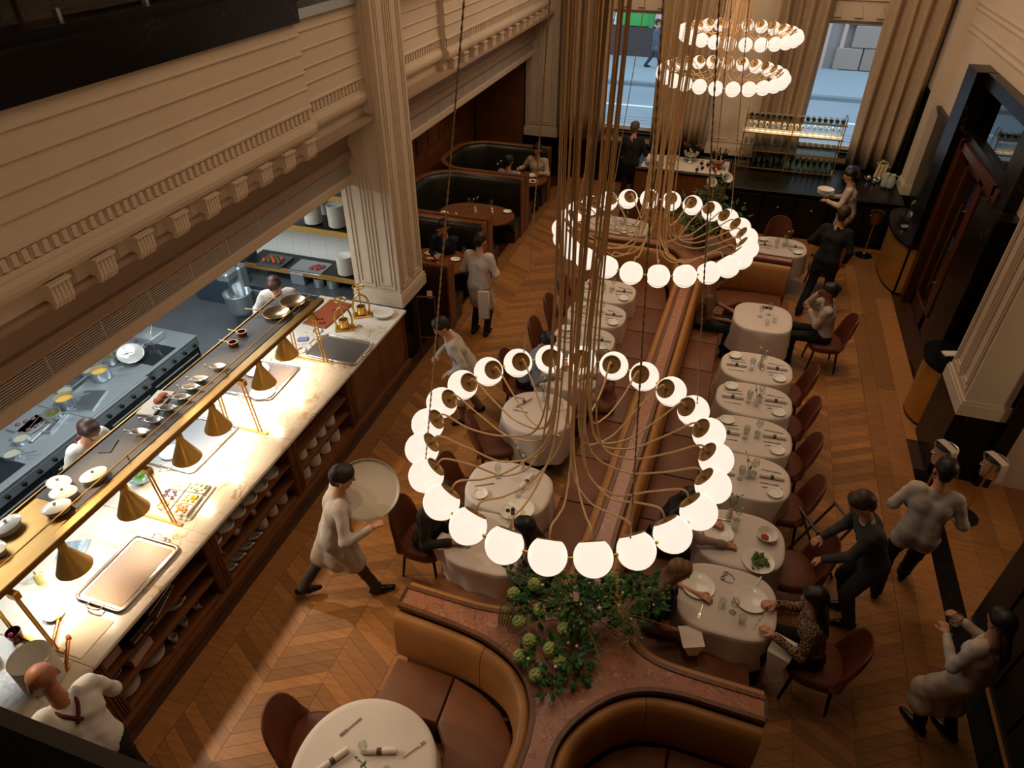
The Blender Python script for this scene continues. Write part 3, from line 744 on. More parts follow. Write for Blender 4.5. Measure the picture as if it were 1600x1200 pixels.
o = silver_tray(.37, .27, MATD, hx=True); o.location = (-4.47, 6.43, .951); tag(o, 'empty silver tray with dark mat beyond the last gantry post')
o = silver_tray(.37, .36, HAM); o.location = (-5.1, 5.53, .951); o.rotation_euler.z = .05; tag(o, 'silver tray holding two white plates under the far heat lamps')
PLATE.put((-5.22, 5.66, .967), 0, 'white plate on the silver tray, under the gantry shelf'); PLATE.put((-4.88, 5.28, .967), 0, 'white plate on the silver tray, lit by the heat lamp')
o = silver_tray(.33, .4, mat('grey_steel_mat', '#8d8f92', .4, .5)); o.location = (-5.1, 4.25, .951); tag(o, 'wide grey metal tray under the middle of the gantry')
PLATE.put((-5.2, 4.05, .967), 0, 'white bowl plate at the corner of the wide grey tray', scale=.8)
fb = empty('food_tray', 'white tray of chopped food pans beside a gantry post', 'tray', (-4.63, 3.52, .951), .12)
M().rbox((-.24, -.24, 0), (.24, .24, .02), .01).build('tray_base', PORC, fb)
fc = ['#d88a4a', '#5d4650', '#dfe6c8', '#e0a060', '#e8d24a', '#b7c88a']
for i in range(2):
    for j in range(3):
        p = M().rbox((-.21+i*.215, -.22+j*.15, .02), (-.015+i*.215, -.085+j*.15, .055), .006).build('food_pan', mat('pan_clear', '#d8cfc0', .2), fb)
        f = M(); rnd = random.Random(i*3+j)
        for k in range(16): f.ball((-.19+i*.215+rnd.random()*.155, -.205+j*.15+rnd.random()*.10, .058), .012+.008*rnd.random(), 6, 4)
        q = f.build('chopped_food', mat('food_%d%d' % (i, j), fc[i*3+j], .5), p, True); q['kind'] = 'stuff'
bw = empty('steel_bowl', 'steel mixing bowl of green herbs beside the gantry post', 'bowl', (-5.2, 3.62, .951))
M().lathe([(.001, 0), (.07, 0), (.13, .08), (.136, .083), (.128, .085), (.065, .012), (.001, .012)], 28).build('bowl_body', STEEL, bw, True)
hb = M(); rnd = random.Random(3)
for k in range(40):
    a = rnd.random()*6.3; r_ = rnd.random()*.1; p = Vector((r_*math.cos(a), r_*math.sin(a), .06+rnd.random()*.04)); d = Vector((rnd.uniform(-1, 1), rnd.uniform(-1, 1), rnd.uniform(-.2, .6))).normalized()*.05; w = d.cross(Vector((0, 0, 1)))*.25
    hb.add([p-d, p+w, p+d, p-w], [(0, 1, 2, 3)])
q = hb.build('herb_leaves', mat('herb', '#5f9a2c', .5), bw); q['kind'] = 'stuff'
sq = empty('squeeze_bottle', 'squeeze bottle of pale green dressing on the marble', 'bottle', (-5.16, 2.3, .951))
M().lathe([(.001, 0), (.03, 0), (.032, .01), (.032, .085), (.026, .095), (.001, .096)], 16).build('bottle_body', mat('dressing', '#c5cf7a', .35), sq, 35)
M().lathe([(.026, .095), (.024, .115), (.01, .12), (.006, .16), (.001, .161)], 16).build('bottle_cap', mat('cap_clear', '#dfe0b0', .4), sq, 35)
o = M().rbox((-.13, -.1, 0), (.13, .1, .025), .01).build('blue_cloth', mat('blue_check_cloth', '#73899c', .85, noise=(60, '#aebccc', (1, .1, 1), 2)), loc=(-5.17, 2.68, .951), rz=.5, smooth=30); tag(o, 'folded blue checked cloth under the gantry', 'cloth')
SPLATE.put((-4.76, 2.08, .951), 0, 'small cream plate beside the handle of the silver tray')
o = M().rbox((-.13, -.18, 0), (.13, .18, .004), .001).build('menu_card', mat('menu_paper', '#efe0c4', .8), loc=(-4.36, 2.0, .951)); tag(o, 'cream paper sheet on the marble near the plate stack', 'paper')
COPPER = mat('copper', '#c06a34', .25, 1)
def tongs():
    t = empty('copper_clamp', 'copper clamp', 'clamp')
    M().tube([(-.15, 0, .02), (.15, 0, .02)], .014, 8).build('bar', COPPER, t)
    M().cyl((-.15, 0, 0), .02, .05, 10).build('knob', COPPER, t); M().cyl((.15, 0, 0), .02, .04, 10).build('knob', COPPER, t)
    return t
CL = Proto(tongs); CL.put((-4.6, 1.93, .951), 2.2, 'copper bar clamp touching the gantry post foot'); CL.put((-4.36, 1.82, .951), 2.3, 'copper bar clamp beside the paper sheet')
ck = empty('copper_cup', 'dark copper cup with a pink flower beside the plate stack', 'cup', (-4.86, 1.8, .951))
M().lathe([(.001, 0), (.04, 0), (.06, .11), (.056, .11), (.038, .01), (.001, .008)], 18).build('cup_body', mat('dark_copper', '#5a3526', .25, 1), ck, 35)
M().ball((.02, -.03, .12), .02, 8, 6).build('flower', mat('pink', '#d84a7a', .5), ck, True)
for k in range(4):
    CUP.put((-5.0+.12*(k % 2), 1.45+.13*(k//2), .951), 0, 'white pot of sauce in the cluster left of the plate stack', 'sauce pots', scale=1.2)
for k in range(22): PLATE.put((-4.36+.002*(k % 3), 1.60-.002*(k % 2), .951+k*.0135), 0, 'white plate in the tall stack at the near end of the worktop', 'plates in the tall stack', scale=1.0)
# brass duck presses
def press():
    t = empty('duck_press', 'gold duck press', 'press')
    M().rbox((-.13, -.09, 0), (.13, .09, .02), .008).build('base', GOLD, t)
    for s_ in (-1, 1): M().tube(smooth_path([(s_*.10, 0, .02), (s_*.115, 0, .14), (s_*.09, 0, .27), (s_*.03, 0, .33), (0, 0, .34)]), .015, 8).build('arch', GOLD, t, True)
    M().lathe([(.001, .03), (.055, .03), (.065, .05), (.065, .15), (.055, .15), (.05, .06), (.001, .06)], 20).build('cylinder_cup', GOLD, t, 35)
    M().tube([(0, 0, .12), (0, 0, .46)], .010, 8).build('screw', GOLD, t)
    w = M().lathe([(.078, -.008), (.09, 0), (.078, .008), (.068, 0), (.078, -.008)], 24, (0, 0, .46)).build('hand_wheel', GOLD, t, True)
    for k in range(4): M().tube([(0, 0, .46), (.08*math.cos(k*PI/2), .08*math.sin(k*PI/2), .46)], .006, 6).build('spoke', GOLD, w)
    M().tube(smooth_path([(.13, 0, .01), (.2, 0, .03), (.24, 0, .0)]), .012, 8).build('pouring_lip', GOLD, t, True)
    return t
PR = Proto(press); PR.put((-4.68, 6.93, .951), .5, 'gold duck press with hand wheel beside the empty dark tray', 'duck presses'); PR.put((-4.62, 7.33, .951), .6, 'gold duck press with hand wheel in front of the pilaster', 'duck presses')
o = M().rbox((-.19, -.36, 0), (.19, .36, .02), .006).build('cutting_board', mat('red_board', '#8f4424', .5), loc=(-5.1, 7.2, .951), rz=-.05); tag(o, 'red brown cutting board behind the gold presses', 'cutting board')
for k, (dx, dy) in enumerate(((.02, .1), (-.05, -.2), (.03, -.28))):
    mt_ = M()
    for j in range(3): mt_.ball((j*.025, .01*j, .012), .02, 8, 5)
    tag(mt_.build('meat_slice', mat('raw_meat', '#9a3428', .4), loc=(-5.1+dx, 7.2+dy, .971), smooth=True), 'slice of red meat on the red board', 'meat', 'meat on the board')
for k in range(3): PLATE.put((-4.32, 7.42, .951+k*.013), 0, 'white plate in the small stack at the pilaster corner of the worktop', 'plates at the pilaster corner')
for k, (x, y) in enumerate(((-4.95, 6.25), (-4.85, 6.6), (-5.0, 6.75))):
    o = M().lathe([(.05, 0), (.07, .004), (.068, .012), (.05, .006), (.05, 0)], 20).build('metal_ring', SILVER, loc=(x, y, .951), smooth=True); tag(o, 'thin metal ring lying left of the empty dark tray', 'ring', 'metal rings on the marble')
o = M().rbox((-.07, -.05, 0), (.07, .05, .02), .008).build('cloth_pad', mat('violet_pad', '#7d7aa8', .8), loc=(-5.08, 6.5, .951), rz=.4); tag(o, 'small violet cloth pad on the marble beside the gantry end', 'cloth')
# ---- on the gantry shelf
def pan(r=.16):
    t = empty('frying_pan', 'frying pan', 'pan')
    M().lathe([(.001, 0), (r*.75, 0), (r, .04), (r+.004, .043), (r-.006, .04), (r*.72, .007), (.001, .007)], 28).build('pan_body', mat('tinned_copper', '#a88a66', .25, 1), t, True)
    M().tube(smooth_path([(-r+.01, 0, .035), (-r-.08, 0, .06), (-r-.22, 0, .075)]), [.009]*8+[.007]*5, 8).build('handle', BRASS, t, True)
    return t
PN = Proto(pan); PN.put((-4.9, 5.88, 1.7285), .25, 'shallow copper frying pan on the gantry, handle towards the kitchen'); PN.put((-4.86, 6.18, 1.7285), .15, 'shallow copper frying pan at the far end of the gantry')
def spot():
    t = empty('sauce_pan', 'small copper saucepan', 'saucepan')
    M().lathe([(.001, 0), (.048, 0), (.052, .005), (.052, .055), (.047, .055), (.045, .008), (.001, .008)], 20).build('pan_body', COPPER if False else mat('dull_copper', '#8a5a38', .3, 1), t, 35)
    M().tube([(-.05, 0, .045), (-.17, 0, .06)], .005, 6).build('handle', BRASS, t)
    return t
SP = Proto(spot); SP.put((-4.98, 5.14, 1.7285), .1, 'small copper saucepan on the gantry mat, nearer the sauce boats'); SP.put((-5.02, 5.36, 1.7285), .1, 'small copper saucepan on the gantry mat, nearer the frying pans')
OR = ['one', 'two', 'three', 'four', 'five', 'six', 'seven']
for k, (x, y) in enumerate(((-4.86, 3.55), (-4.86, 3.74), (-4.86, 3.93), (-4.85, 4.12), (-4.87, 4.29), (-4.88, 4.44), (-4.84, 4.69))):
    BOAT.put((x, y, 1.7285), .35, 'silver sauce boat on the gantry, number %s counting from the flat black slab' % OR[k], 'silver sauce boats on the gantry')
ct = empty('crab_cake_tray', 'beige tray with two fried cakes on the gantry edge', 'tray', (-5.07, 4.0, 1.7285), .15)
M().rbox((-.10, -.2, 0), (.10, .2, .02), .012).build('tray_base', mat('beige_tray', '#b09a80', .5), ct)
for y in (.02, .1): M().lathe([(.001, .02), (.045, .02), (.05, .035), (.035, .05), (.001, .052)], 14, (0.02, y, 0)).build('fried_cake', mat('fried_cake', '#9a4f1c', .7, bump=(80, .5)), ct, True)
o = M().rbox((-.06, -.09, 0), (.06, .09, .008), .003).build('black_slab', mat('slab_black', '#2a2521', .6), loc=(-5.04, 3.33, 1.7285), rz=.35); tag(o, 'flat black slab lying on the gantry between sauce boats and lidded dishes', 'slab')
for k, ((x, y), w) in enumerate(zip(((-5.03, 2.78), (-4.9, 2.70), (-4.82, 2.55), (-4.82, 2.95), (-5.05, 2.28)), ('nearest the kitchen edge', 'in the middle of the cluster', 'closest to the brass front rail', 'by itself behind the cluster', 'on the bare brass end of the gantry'))):
    LIDDED.put((x, y, 1.7285 if k < 4 else 1.7215), .4*k, 'white oval lidded dish '+w, 'lidded dishes on the gantry')
LIDDED.put((-4.95, 2.05, 1.7215), .2, 'white oval lidded dish at the cut edge, on the bare brass shelf', 'lidded dishes on the gantry')
# ================================================================== KITCHEN
def steel_unit(name, label, x0, x1, y0, y1, h=.9):
    t = empty(name, label, 'kitchen unit', (x0, y0, 0), group='stainless kitchen units')
    a, b = x1-x0, y1-y0
    M().box((0, 0, .08), (a-.03, b, h-.04)).build('unit_body', STEEL_D, t)
    M().rbox((0, -.005, h-.04), (a, b+.005, h), .006).build('unit_top', STEEL, t)
    n = max(1, int(b/.62))
    for k in range(n):
        d = M().rbox((a-.032, k*b/n+.01, .12), (a-.012, (k+1)*b/n-.01, h-.19), .004).build('unit_door', BLACKP, t)
        M().tube([(a+.01, k*b/n+.08, h-.25), (a+.01, (k+1)*b/n-.08, h-.25)], .01, 6).build('handle', STEEL, d)
    cp = M().rbox((a-.03, .0, h-.17), (a+.0, b, h-.045), .004).build('control_panel', STEEL, t)
    for k in range(max(2, int(b/.2))):
        y = .1+k*.2
        if y < b-.05: M().lathe([(.001, .03), (.022, .03), (.026, 0), (.001, 0)], 12, (a, y, h-.105), Matrix.Rotation(R(90), 4, 'Y')).build('knob', BLACKMET, cp, 35)
    return t
steel_unit('range_unit', 'stainless cooking range with black knobs facing the chef', -7.6, -6.55, 3.6, 5.2)
steel_unit('range_unit', 'steel cooktop unit with black oven doors at the near end', -7.6, -6.55, 1.2, 3.6)
steel_unit('range_unit', 'steel worktop unit with a tilted white bowl on top', -7.6, -6.6, 5.2, 6.2)
o = M().rbox((-.42, -.55, 0), (.42, .55, .012), .004).build('griddle_plate', STEEL, loc=(-7.0, 4.85, .90)); tag(o, 'bright flat griddle plate set in the cooking range', 'griddle')
for x, y, lx, ly, lb in ((-6.95, 3.05, .3, .42, 'black glass cooktop slab at the near end of the range'), (-7.2, 2.2, .3, .35, 'black glass cooktop slab farther from the chef'), (-6.85, 5.55, .2, .3, 'dark chopping mat beside the tilted bowl')):
    o = M().rbox((-lx, -ly, 0), (lx, ly, .008), .003).build('cooktop_slab', mat('black_glass', '#1c2022', .12), loc=(x, y, .90)); tag(o, lb, 'cooktop')
for x, y, rz, lb in ((-7.0, 4.1, .3, 'sheet tray leaning among the pots behind the chef'), (-7.3, 4.75, .1, 'sheet tray under the pots at the back of the range'), (-6.85, 4.55, .35, 'sheet tray beside the yellow sauce pot')):
    t = empty('sheet_tray', lb, 'tray', (x, y, .902), rz); M().rbox((-.14, -.2, 0), (.14, .2, .012), .005).build('tray_body', STEEL_D, t); M().sweep([(-.14, -.2), (.14, -.2), (.14, .2), (-.14, .2)], [(0, 0), (.008, 0), (.008, .03), (0, .03)], closed=True).build('tray_rim', STEEL, t)
def kpot(r, h, name, c, fill):
    def f():
        t = empty(name, name, 'pot')
        M().lathe([(.001, 0), (r, 0), (r+.003, .005), (r+.003, h), (r-.003, h), (r-.005, .01), (.001, .01)], 24).build('pot_body', STEEL, t, 35)
        M().cyl((0, 0, h*.6), r-.006, .004, 24).build('contents', mat('food_'+name+c, c, .3), t)
        M().tube([(r, 0, h-.02), (r+.2, .03, h+.03)], .009, 6).build('handle', STEEL, t)
        return t
    return Proto(f)
kp = kpot(.11, .13, 'stock_pot', '#b88f34', 1); kp.put((-7.05, 4.98, .92), .3, 'steel pot of yellow sauce on the bright griddle plate'); kp.put((-7.05, 4.42, .90), .3, 'steel pot of yellow sauce left of the griddle plate')
kp2 = kpot(.10, .11, 'sauce_pot', '#4f4a20', 1); kp2.put((-6.98, 4.16, .90), .3, 'steel pot of green sauce behind the leaning chef'); kp2.put((-7.2, 5.3, .92), .3, 'steel pot behind the white bowl')
kp3 = kpot(.085, .06, 'small_pan', '#8f8a78', 1); kp3.put((-6.88, 3.52, .90), .2, 'small pan of pale sauce at the range corner'); kp3.put((-7.0, 3.75, .90), 1.2, 'small pan behind the pan of pale sauce'); kp3.put((-7.25, 4.6, .90), 1.2, 'small pan among the pots at the back of the range'); kp3.put((-7.3, 5.0, .92), 2.2, 'small pan at the back of the griddle plate')
for k, (x, y, lb) in enumerate(((-7.2, 4.05, 'steel gastronorm tray with meat behind the green sauce pot'), (-7.05, 3.95, 'steel gastronorm tray at the edge of the range'), (-7.25, 5.75, 'steel gastronorm tray beside the sink end'))):
    t = empty('gastronorm_tray', lb, 'tray', (x, y, .90), .15*k)
    M().rbox((-.15, -.22, 0), (.15, .22, .03), .01).build('tray_body', STEEL, t)
    for j in range(4): M().ball((-.06+.04*j, -.12+.07*j, .035), .03, 8, 5, .6).build('meat', mat('cooked_meat', '#5f3a30', .5), t, True)
wb_ = empty('white_bowl', 'large tilted metal bowl on the steel worktop unit', 'bowl', (-6.98, 5.42, .96)); wb_.rotation_euler = (.2, .35, 0)
M().lathe([(.001, 0), (.07, 0), (.16, .09), (.166, .092), (.155, .095), (.065, .012), (.001, .012)], 28).build('bowl_body', mat('bright_bowl', '#d5d3cb', .2, .6), wb_, True)
o = M().rbox((-.18, -.12, 0), (.18, .12, .11), .01).build('caddy', STEEL, loc=(-7.15, 5.9, .90)); tag(o, 'steel utensil caddy at the end of the kitchen range', 'caddy')
for k in range(4):
    o = M().tube([(0, 0, 0), (.03*k-.04, .03, .16)], .008, 6).build('utensil', SILVER, loc=(-7.2+k*.04, 5.9, 1.01)); tag(o, 'steel utensil standing in the caddy at the range end', 'utensil', 'utensils in the caddy')
gr = empty('floor_drain', 'square dark floor drain in the grey kitchen floor', 'drain', (-7.0, 7.35, -.005))
M().box((-.12, -.12, 0), (.12, .12, .004)).build('drain_plate', STEEL_D, gr)
for k in range(3): M().box((-.1, -.09+k*.07, .004), (.1, -.06+k*.07, .008)).build('drain_bar', BLACKMET, gr)
# back counter and brass-edged pass shelves on the end wall
bc = empty('back_counter', 'stainless counter under the brass edged plate shelves', 'counter', (-7.0, 7.7, 0))
M().box((0, .03, .1), (2.1, .74, .86)).build('unit_body', STEEL_D, bc); M().rbox((0, 0, .86), (2.1, .75, .9), .006).build('unit_top', STEEL_D, bc)
for k in range(3): M().rbox((.05+k*.7, .0, .14), (.7+k*.7, .03, .8), .006).build('unit_door', STEEL, bc)
ps = empty('pass_shelf', 'brass edged dark shelves carrying plate stacks on the kitchen wall', 'shelf', (-7.0, 7.95, 0))
for z in (1.12, 1.88, 2.42):
    s_ = M().box((0, .0, z-.03), (2.1, .5, z)).build('shelf_board', BLACKP, ps); M().box((0, -.02, z-.06), (2.1, .0, z+.015)).build('brass_edge', BRASS, s_)
for k in range(7): M().box((.0+k*.3, .505, 1.15), (.297+k*.3, .51, 2.9)).build('wall_tile', mat('white_tile3', '#dcd8cf', .2), ps)
PST = Proto(lathe_thing('stacked_plate', 'plate', plate_prof(.13), PORC, 28))
for (x, y, z, n, lb) in ((-5.28, 8.12, 1.12, 22, 'white plate in the stack on the lower brass shelf beside the pilaster'), (-5.32, 8.15, 1.88, 24, 'white plate in the stack on the upper brass shelf beside the pilaster'), (-5.72, 8.15, 1.88, 22, 'white plate in the left stack on the upper brass shelf')):
    for k in range(n): PST.put((x+.002*(k % 2), y, z+k*.0135), 0, lb, lb.replace('white plate in the', 'plates of the'))
t = empty('meat_tray', 'sheet tray of red meat on the lower brass shelf', 'tray', (-5.92, 8.12, 1.12))
M().rbox((-.28, -.2, 0), (.28, .2, .015), .006).build('tray_body', STEEL, t)
for k in range(6): M().ball((.05+.03*k, -.05+.05*(k % 3), .025), .045, 8, 5, .5).build('meat', mat('red_meat', '#8c3a2c', .4), t, True)
t = empty('tomato_tray', 'dark tray of red and green produce at the shelf end', 'tray', (-6.55, 8.12, 1.12))
M().rbox((-.22, -.2, 0), (.22, .2, .03), .006).build('tray_body', STEEL_D, t)
for k in range(10): M().ball((-.14+.03*k, -.08+.06*(k % 3), .05), .04, 8, 5).build('produce', mat('produce_%d' % (k % 2), ['#a03a20', '#3a4a22'][k % 2], .4), t, True)
for (x, y, r_, lb) in ((-5.72, 8.0, .08, 'small steel pot on the back counter, left of two'), (-5.5, 8.05, .10, 'steel stock pot on the back counter near the pilaster')):
    kpot(r_, .14, 'back_pot', '#2a2824', 1).put((x, y, .90), .5, lb)
o = M().rbox((-.12, -.14, 0), (.12, .14, .2), .01).build('steel_container', STEEL, loc=(-6.05, 8.05, .90)); tag(o, 'square steel container on the back counter', 'container')
mx = empty('mixer_bowl', 'large steel stand mixer bowl at the end of the kitchen', 'mixer', (-6.85, 7.45, 0))
M().lathe([(.001, .5), (.14, .5), (.2, .62), (.21, .86), (.22, .88), (.2, .88), (.13, .53), (.001, .52)], 28).build('bowl_body', STEEL, mx, True)
M().cyl((0, 0, 0), .12, .5, 20).build('stand', STEEL_D, mx); M().rbox((-.25, .1, 0), (.05, .3, 1.25), .03).build('column', STEEL, mx); M().rbox((-.2, -.15, 1.1), (.02, .2, 1.25), .03).build('head', STEEL, mx)
o = M().rbox((-.5, -.3, 0), (.5, .3, .95), .01).build('fridge_cabinet', mat('blue_steel', '#5c6f7c', .35, .6), loc=(-8.0, 8.6, 0)); tag(o, 'blue grey steel cabinet in the far kitchen corner', 'cabinet')
# ---- balcony table glimpsed over the ledge
bt = empty('balcony_table', 'white clothed table glimpsed behind the black balcony ledge', 'table', (-5.35, 2.9, 4.88))
M().rbox((-.4, -.6, .70), (.4, .6, .74), .01).build('tablecloth_top', CLOTH, bt); M().cyl((0, 0, 0), .04, .7, 10).build('pedestal', BLACKMET, bt)
def bchair():
    t = empty('balcony_chair', 'dark balcony chair', 'chair', group='balcony chairs')
    M().rbox((-.24, -.24, .4), (.24, .24, .48), .03).build('seat', CHAIRL, t); M().rbox((-.26, -.24, .48), (-.2, .24, .9), .03).build('backrest', CHAIRL, t)
    for sx_ in (-.2, .2):
        for sy_ in (-.2, .2): M().cyl((sx_, sy_, 0), .015, .4, 8).build('leg', BLACKMET, t)
    return t
BCH = Proto(bchair); BCH.put((-5.3, 3.9, 4.88), .8, 'dark chair on the balcony beyond the white table'); BCH.put((-5.4, 4.8, 4.88), .2, 'dark chair on the balcony beside the steel ledge')
# ================================================================== BANQUETTES
def rx(y): return -.44+.035*(y-4.9)
def path_len(p): return [0]+list(np.cumsum([math.dist(p[i], p[i+1]) for i in range(len(p)-1)]))
def cut_path(p, a, b):
    L_ = path_len(p); out = []
    def at(s):
        for i in range(len(p)-1):
            if L_[i+1] >= s-1e-9:
                t = (s-L_[i])/max(1e-9, L_[i+1]-L_[i]); return tuple(p[i][k]+(p[i+1][k]-p[i][k])*t for k in (0, 1))
        return p[-1]
    out.append(at(a)); out += [q for q, l in zip(p, L_) if a+.01 < l < b-.01]; out.append(at(b)); return out
LU = smooth_path([(-2.01, 3.23), (-1.6, 3.22), (-1.3, 3.22), (-1.02, 3.27), (-.79, 3.40), (-.64, 3.62), (-.575, 3.95), (rx(4.4)-.075, 4.4)], 4)
RU = smooth_path([(rx(4.4)+.075, 4.4), (-.37, 3.95), (-.29, 3.68), (-.17, 3.45), (-.01, 3.27), (.18, 3.18), (.45, 3.15), (1.03, 3.14)], 4)
LN = smooth_path([(-.95, 1.1), (-.80, 1.5), (-.66, 1.85), (-.60, 2.15), (-.61, 2.45), (-.70, 2.68), (-.86, 2.85), (-1.12, 2.97), (-1.45, 3.03), (-2.0, 3.07)], 4)
RN = smooth_path([(1.03, 2.99), (.66, 3.0), (.39, 3.0), (.13, 2.95), (-.1, 2.82), (-.29, 2.61), (-.41, 2.37), (-.43, 2.1), (-.36, 1.8), (-.2, 1.45), (-.05, 1.1)], 4)
FL = smooth_path([(rx(9.9)-.075, 9.9), (-.40, 10.3), (-.46, 10.58), (-.62, 10.8), (-.86, 10.9), (-1.3, 10.92), (-2.2, 10.9)], 4)
FR = smooth_path([(1.29, 10.92), (.8, 10.94), (.42, 10.92), (.14, 10.82), (-.04, 10.6), (-.13, 10.3), (rx(9.9)+.075, 9.9)], 4)
FL2 = smooth_path([(-2.2, 11.07), (-1.5, 11.09), (-1.0, 11.12), (-.72, 11.24), (-.55, 11.5), (-.5, 11.9), (-.5, 12.5)], 4)
FR2 = smooth_path([(.02, 12.5), (.02, 11.9), (.08, 11.5), (.22, 11.25), (.45, 11.13), (.8, 11.08), (1.29, 11.06)], 4)
dv = empty('banquette_divider', 'long red marble topped divider running between the two rows of tables', 'divider', (0, 0, 0))
near_poly = LU+[(rx(6)-.075, 6.0)]+[(rx(6)+.075, 6.0)]+RU+RN+LN
far_poly = [(rx(9.9)-.075, 9.9)]+FL+FL2+FR2+FR
def slab(poly, a, b, name, mt): return M().prism(poly, a, b).build(name, mt, dv)
slab(near_poly, .05, .97, 'core', WALNUT); slab(near_poly, .972, .995, 'marble_top', REDM)
ridge_poly = [(rx(6)-.075, 6.0), (rx(9.9)-.075, 9.9), (rx(9.9)+.075, 9.9), (rx(6)+.075, 6.0)]
slab(ridge_poly, .05, .97, 'core', WALNUT); slab(ridge_poly, .972, .995, 'marble_top', REDM)
slab(far_poly, .05, .97, 'core', WALNUT); slab(far_poly, .972, .995, 'marble_top', REDM)
TR = [(-.012, .955), (.03, .955), (.036, .99), (.03, 1.006), (-.006, 1.006), (-.012, .99)]
for p in (LU+[(rx(9.9)-.075, 9.9)]+FL, FR+[(rx(4.4)+.075, 4.4)]+RU, LN, RN, FL2, FR2): M().sweep(p, TR).build('wood_trim', WALNUT, dv, 40)
def end_cap(x, y0, y1): M().box((x-.01, y0, .05), (x+.015, y1, 1.0)).build('end_panel', WALNUT_D, dv)
BACK = [(.012, .40), (.13, .40), (.155, .5), (.15, .72), (.135, .87), (.115, .925), (.085, .95), (.05, .945), (.03, .92), (.014, .85)]
def backs(parent, path, cuts):
    L_ = path_len(path)[-1]; cs = [0]+[c*L_ for c in cuts]+[L_]
    for a, b in zip(cs, cs[1:]):
        p = cut_path(path, a+.003, b-.003)
        M().sweep(p, BACK).build('back_cushion', TAN, parent, 50)
def seat(parent, poly, z0=.30, z1=.45):
    n = len(poly); cx_ = sum(p[0] for p in poly)/n; cy_ = sum(p[1] for p in poly)/n
    def ins(d): 
        out = []
        for i in range(n):
            a = Vector(poly[i-1]); b = Vector(poly[i]); c = Vector(poly[(i+1) % n])
            d1 = (b-a).normalized(); d2 = (c-b).normalized(); nn = Vector((-(d1.y+d2.y), d1.x+d2.x))
            if nn.length < 1e-6: nn = Vector((-d1.y, d1.x))
            nn.normalize(); out.append((b+nn*d)[:])
        return out
    ar = sum(poly[i][0]*poly[(i+1) % n][1]-poly[(i+1) % n][0]*poly[i][1] for i in range(n))
    if ar < 0: poly = poly[::-1]
    m = M(); rings = [(ins(.02), z0), (poly, z0+.03), (poly, z1-.035), (ins(.012), z1-.01), (ins(.04), z1)]
    vs = []
    for r_, z in rings: vs += [(x, y, z) for x, y in r_]
    fs = [(k*n+i, k*n+(i+1) % n, (k+1)*n+(i+1) % n, (k+1)*n+i) for k in range(4) for i in range(n)]+[tuple(range(n))[::-1], tuple(4*n+i for i in range(n))]
    m.add(vs, fs).build('seat_cushion', SEATL, parent, 40)
    M().prism(ins(.05), .02, z0).build('seat_base', WALNUT_D, parent)
def offs(path, d):
    out = []
    for i in range(len(path)):
        a = Vector(path[max(0, i-1)]); b = Vector(path[min(len(path)-1, i+1)]); t = (b-a).normalized(); out.append((path[i][0]-t.y*d, path[i][1]+t.x*d))
    return out
bl = empty('banquette_bench', 'tan leather banquette bench facing the kitchen along the marble divider', 'banquette', group='leather banquettes')
pL = LU+[(rx(9.9)-.075, 9.9)]+FL
backs(bl, pL, [.10, .20, .27, .355, .44, .525, .61, .69, .765, .87])
br_ = empty('banquette_bench', 'tan leather banquette bench facing the entrance door along the marble divider', 'banquette', group='leather banquettes')
pR = FR+[(rx(4.4)+.075, 4.4)]+RU
backs(br_, pR, [.075, .17, .25, .335, .42, .505, .59, .67, .75, .88])
ys = [4.45, 5.2, 5.95, 6.7, 7.45, 8.2, 8.95, 9.7]
for a, b in zip(ys, ys[1:]):
    seat(bl, [(rx(a)-.225, a+.002), (rx(b)-.225, b-.002), (-1.1, b-.002), (-1.1, a+.002)])
    seat(br_, [(rx(a)+.225, a+.002), (.34, a+.002), (.34, b-.002), (rx(b)+.225, b-.002)])
seat(bl, [q for q in offs(LU, .15)][:-2]+[(rx(4.4)-.225, 4.44), (-1.1, 4.44), (-1.22, 4.05), (-1.5, 3.86), (-2.0, 3.84)])
seat(br_, [(rx(4.4)+.225, 4.44)]+[q for q in offs(RU, .15)][3:]+[(1.0, 3.78), (.62, 3.8), (.42, 3.95), (.34, 4.44)])
seat(bl, [(rx(9.7)-.225, 9.702), (-1.1, 9.702), (-1.2, 10.15), (-1.4, 10.35), (-2.15, 10.35), (-2.15, 10.75), (-1.3, 10.77), (-.86, 10.74), (-.66, 10.6), (-.58, 10.3)])
seat(br_, [(rx(9.7)+.225, 9.702), (.0, 10.3), (.12, 10.58), (.3, 10.72), (.8, 10.78), (1.25, 10.77), (1.25, 10.35), (.6, 10.35), (.38, 10.1), (.34, 9.702)])
b1 = empty('booth_bench', 'round tan leather booth bench around the nearest clothed table', 'banquette', group='leather banquettes')
backs(b1, LN, [.22, .50, .72]); b2 = empty('booth_bench', 'round tan leather booth bench below the flower arrangement, no table in view', 'banquette', group='leather banquettes'); backs(b2, RN, [.29, .62, .85])
seat(b1, [(-1.99, 2.89), (-1.44, 2.87), (-1.43, 2.45), (-1.99, 2.45)])
seat(b1, [(-1.436, 2.87), (-1.17, 2.81), (-.96, 2.71), (-.82, 2.56), (-.76, 2.40), (-.75, 2.16), (-.81, 1.9), (-1.22, 1.95), (-1.3, 2.3), (-1.426, 2.45)])
seat(b1, [(-.814, 1.895), (-.95, 1.55), (-1.1, 1.15), (-1.5, 1.3), (-1.33, 1.7), (-1.224, 1.945)])
seat(b2, [(1.0, 2.83), (.42, 2.84), (.40, 2.42), (1.0, 2.42)])
seat(b2, [(.414, 2.84), (.17, 2.79), (0, 2.69), (-.16, 2.52), (-.25, 2.33), (-.27, 2.1), (.18, 2.0), (.25, 2.3), (.394, 2.42)])
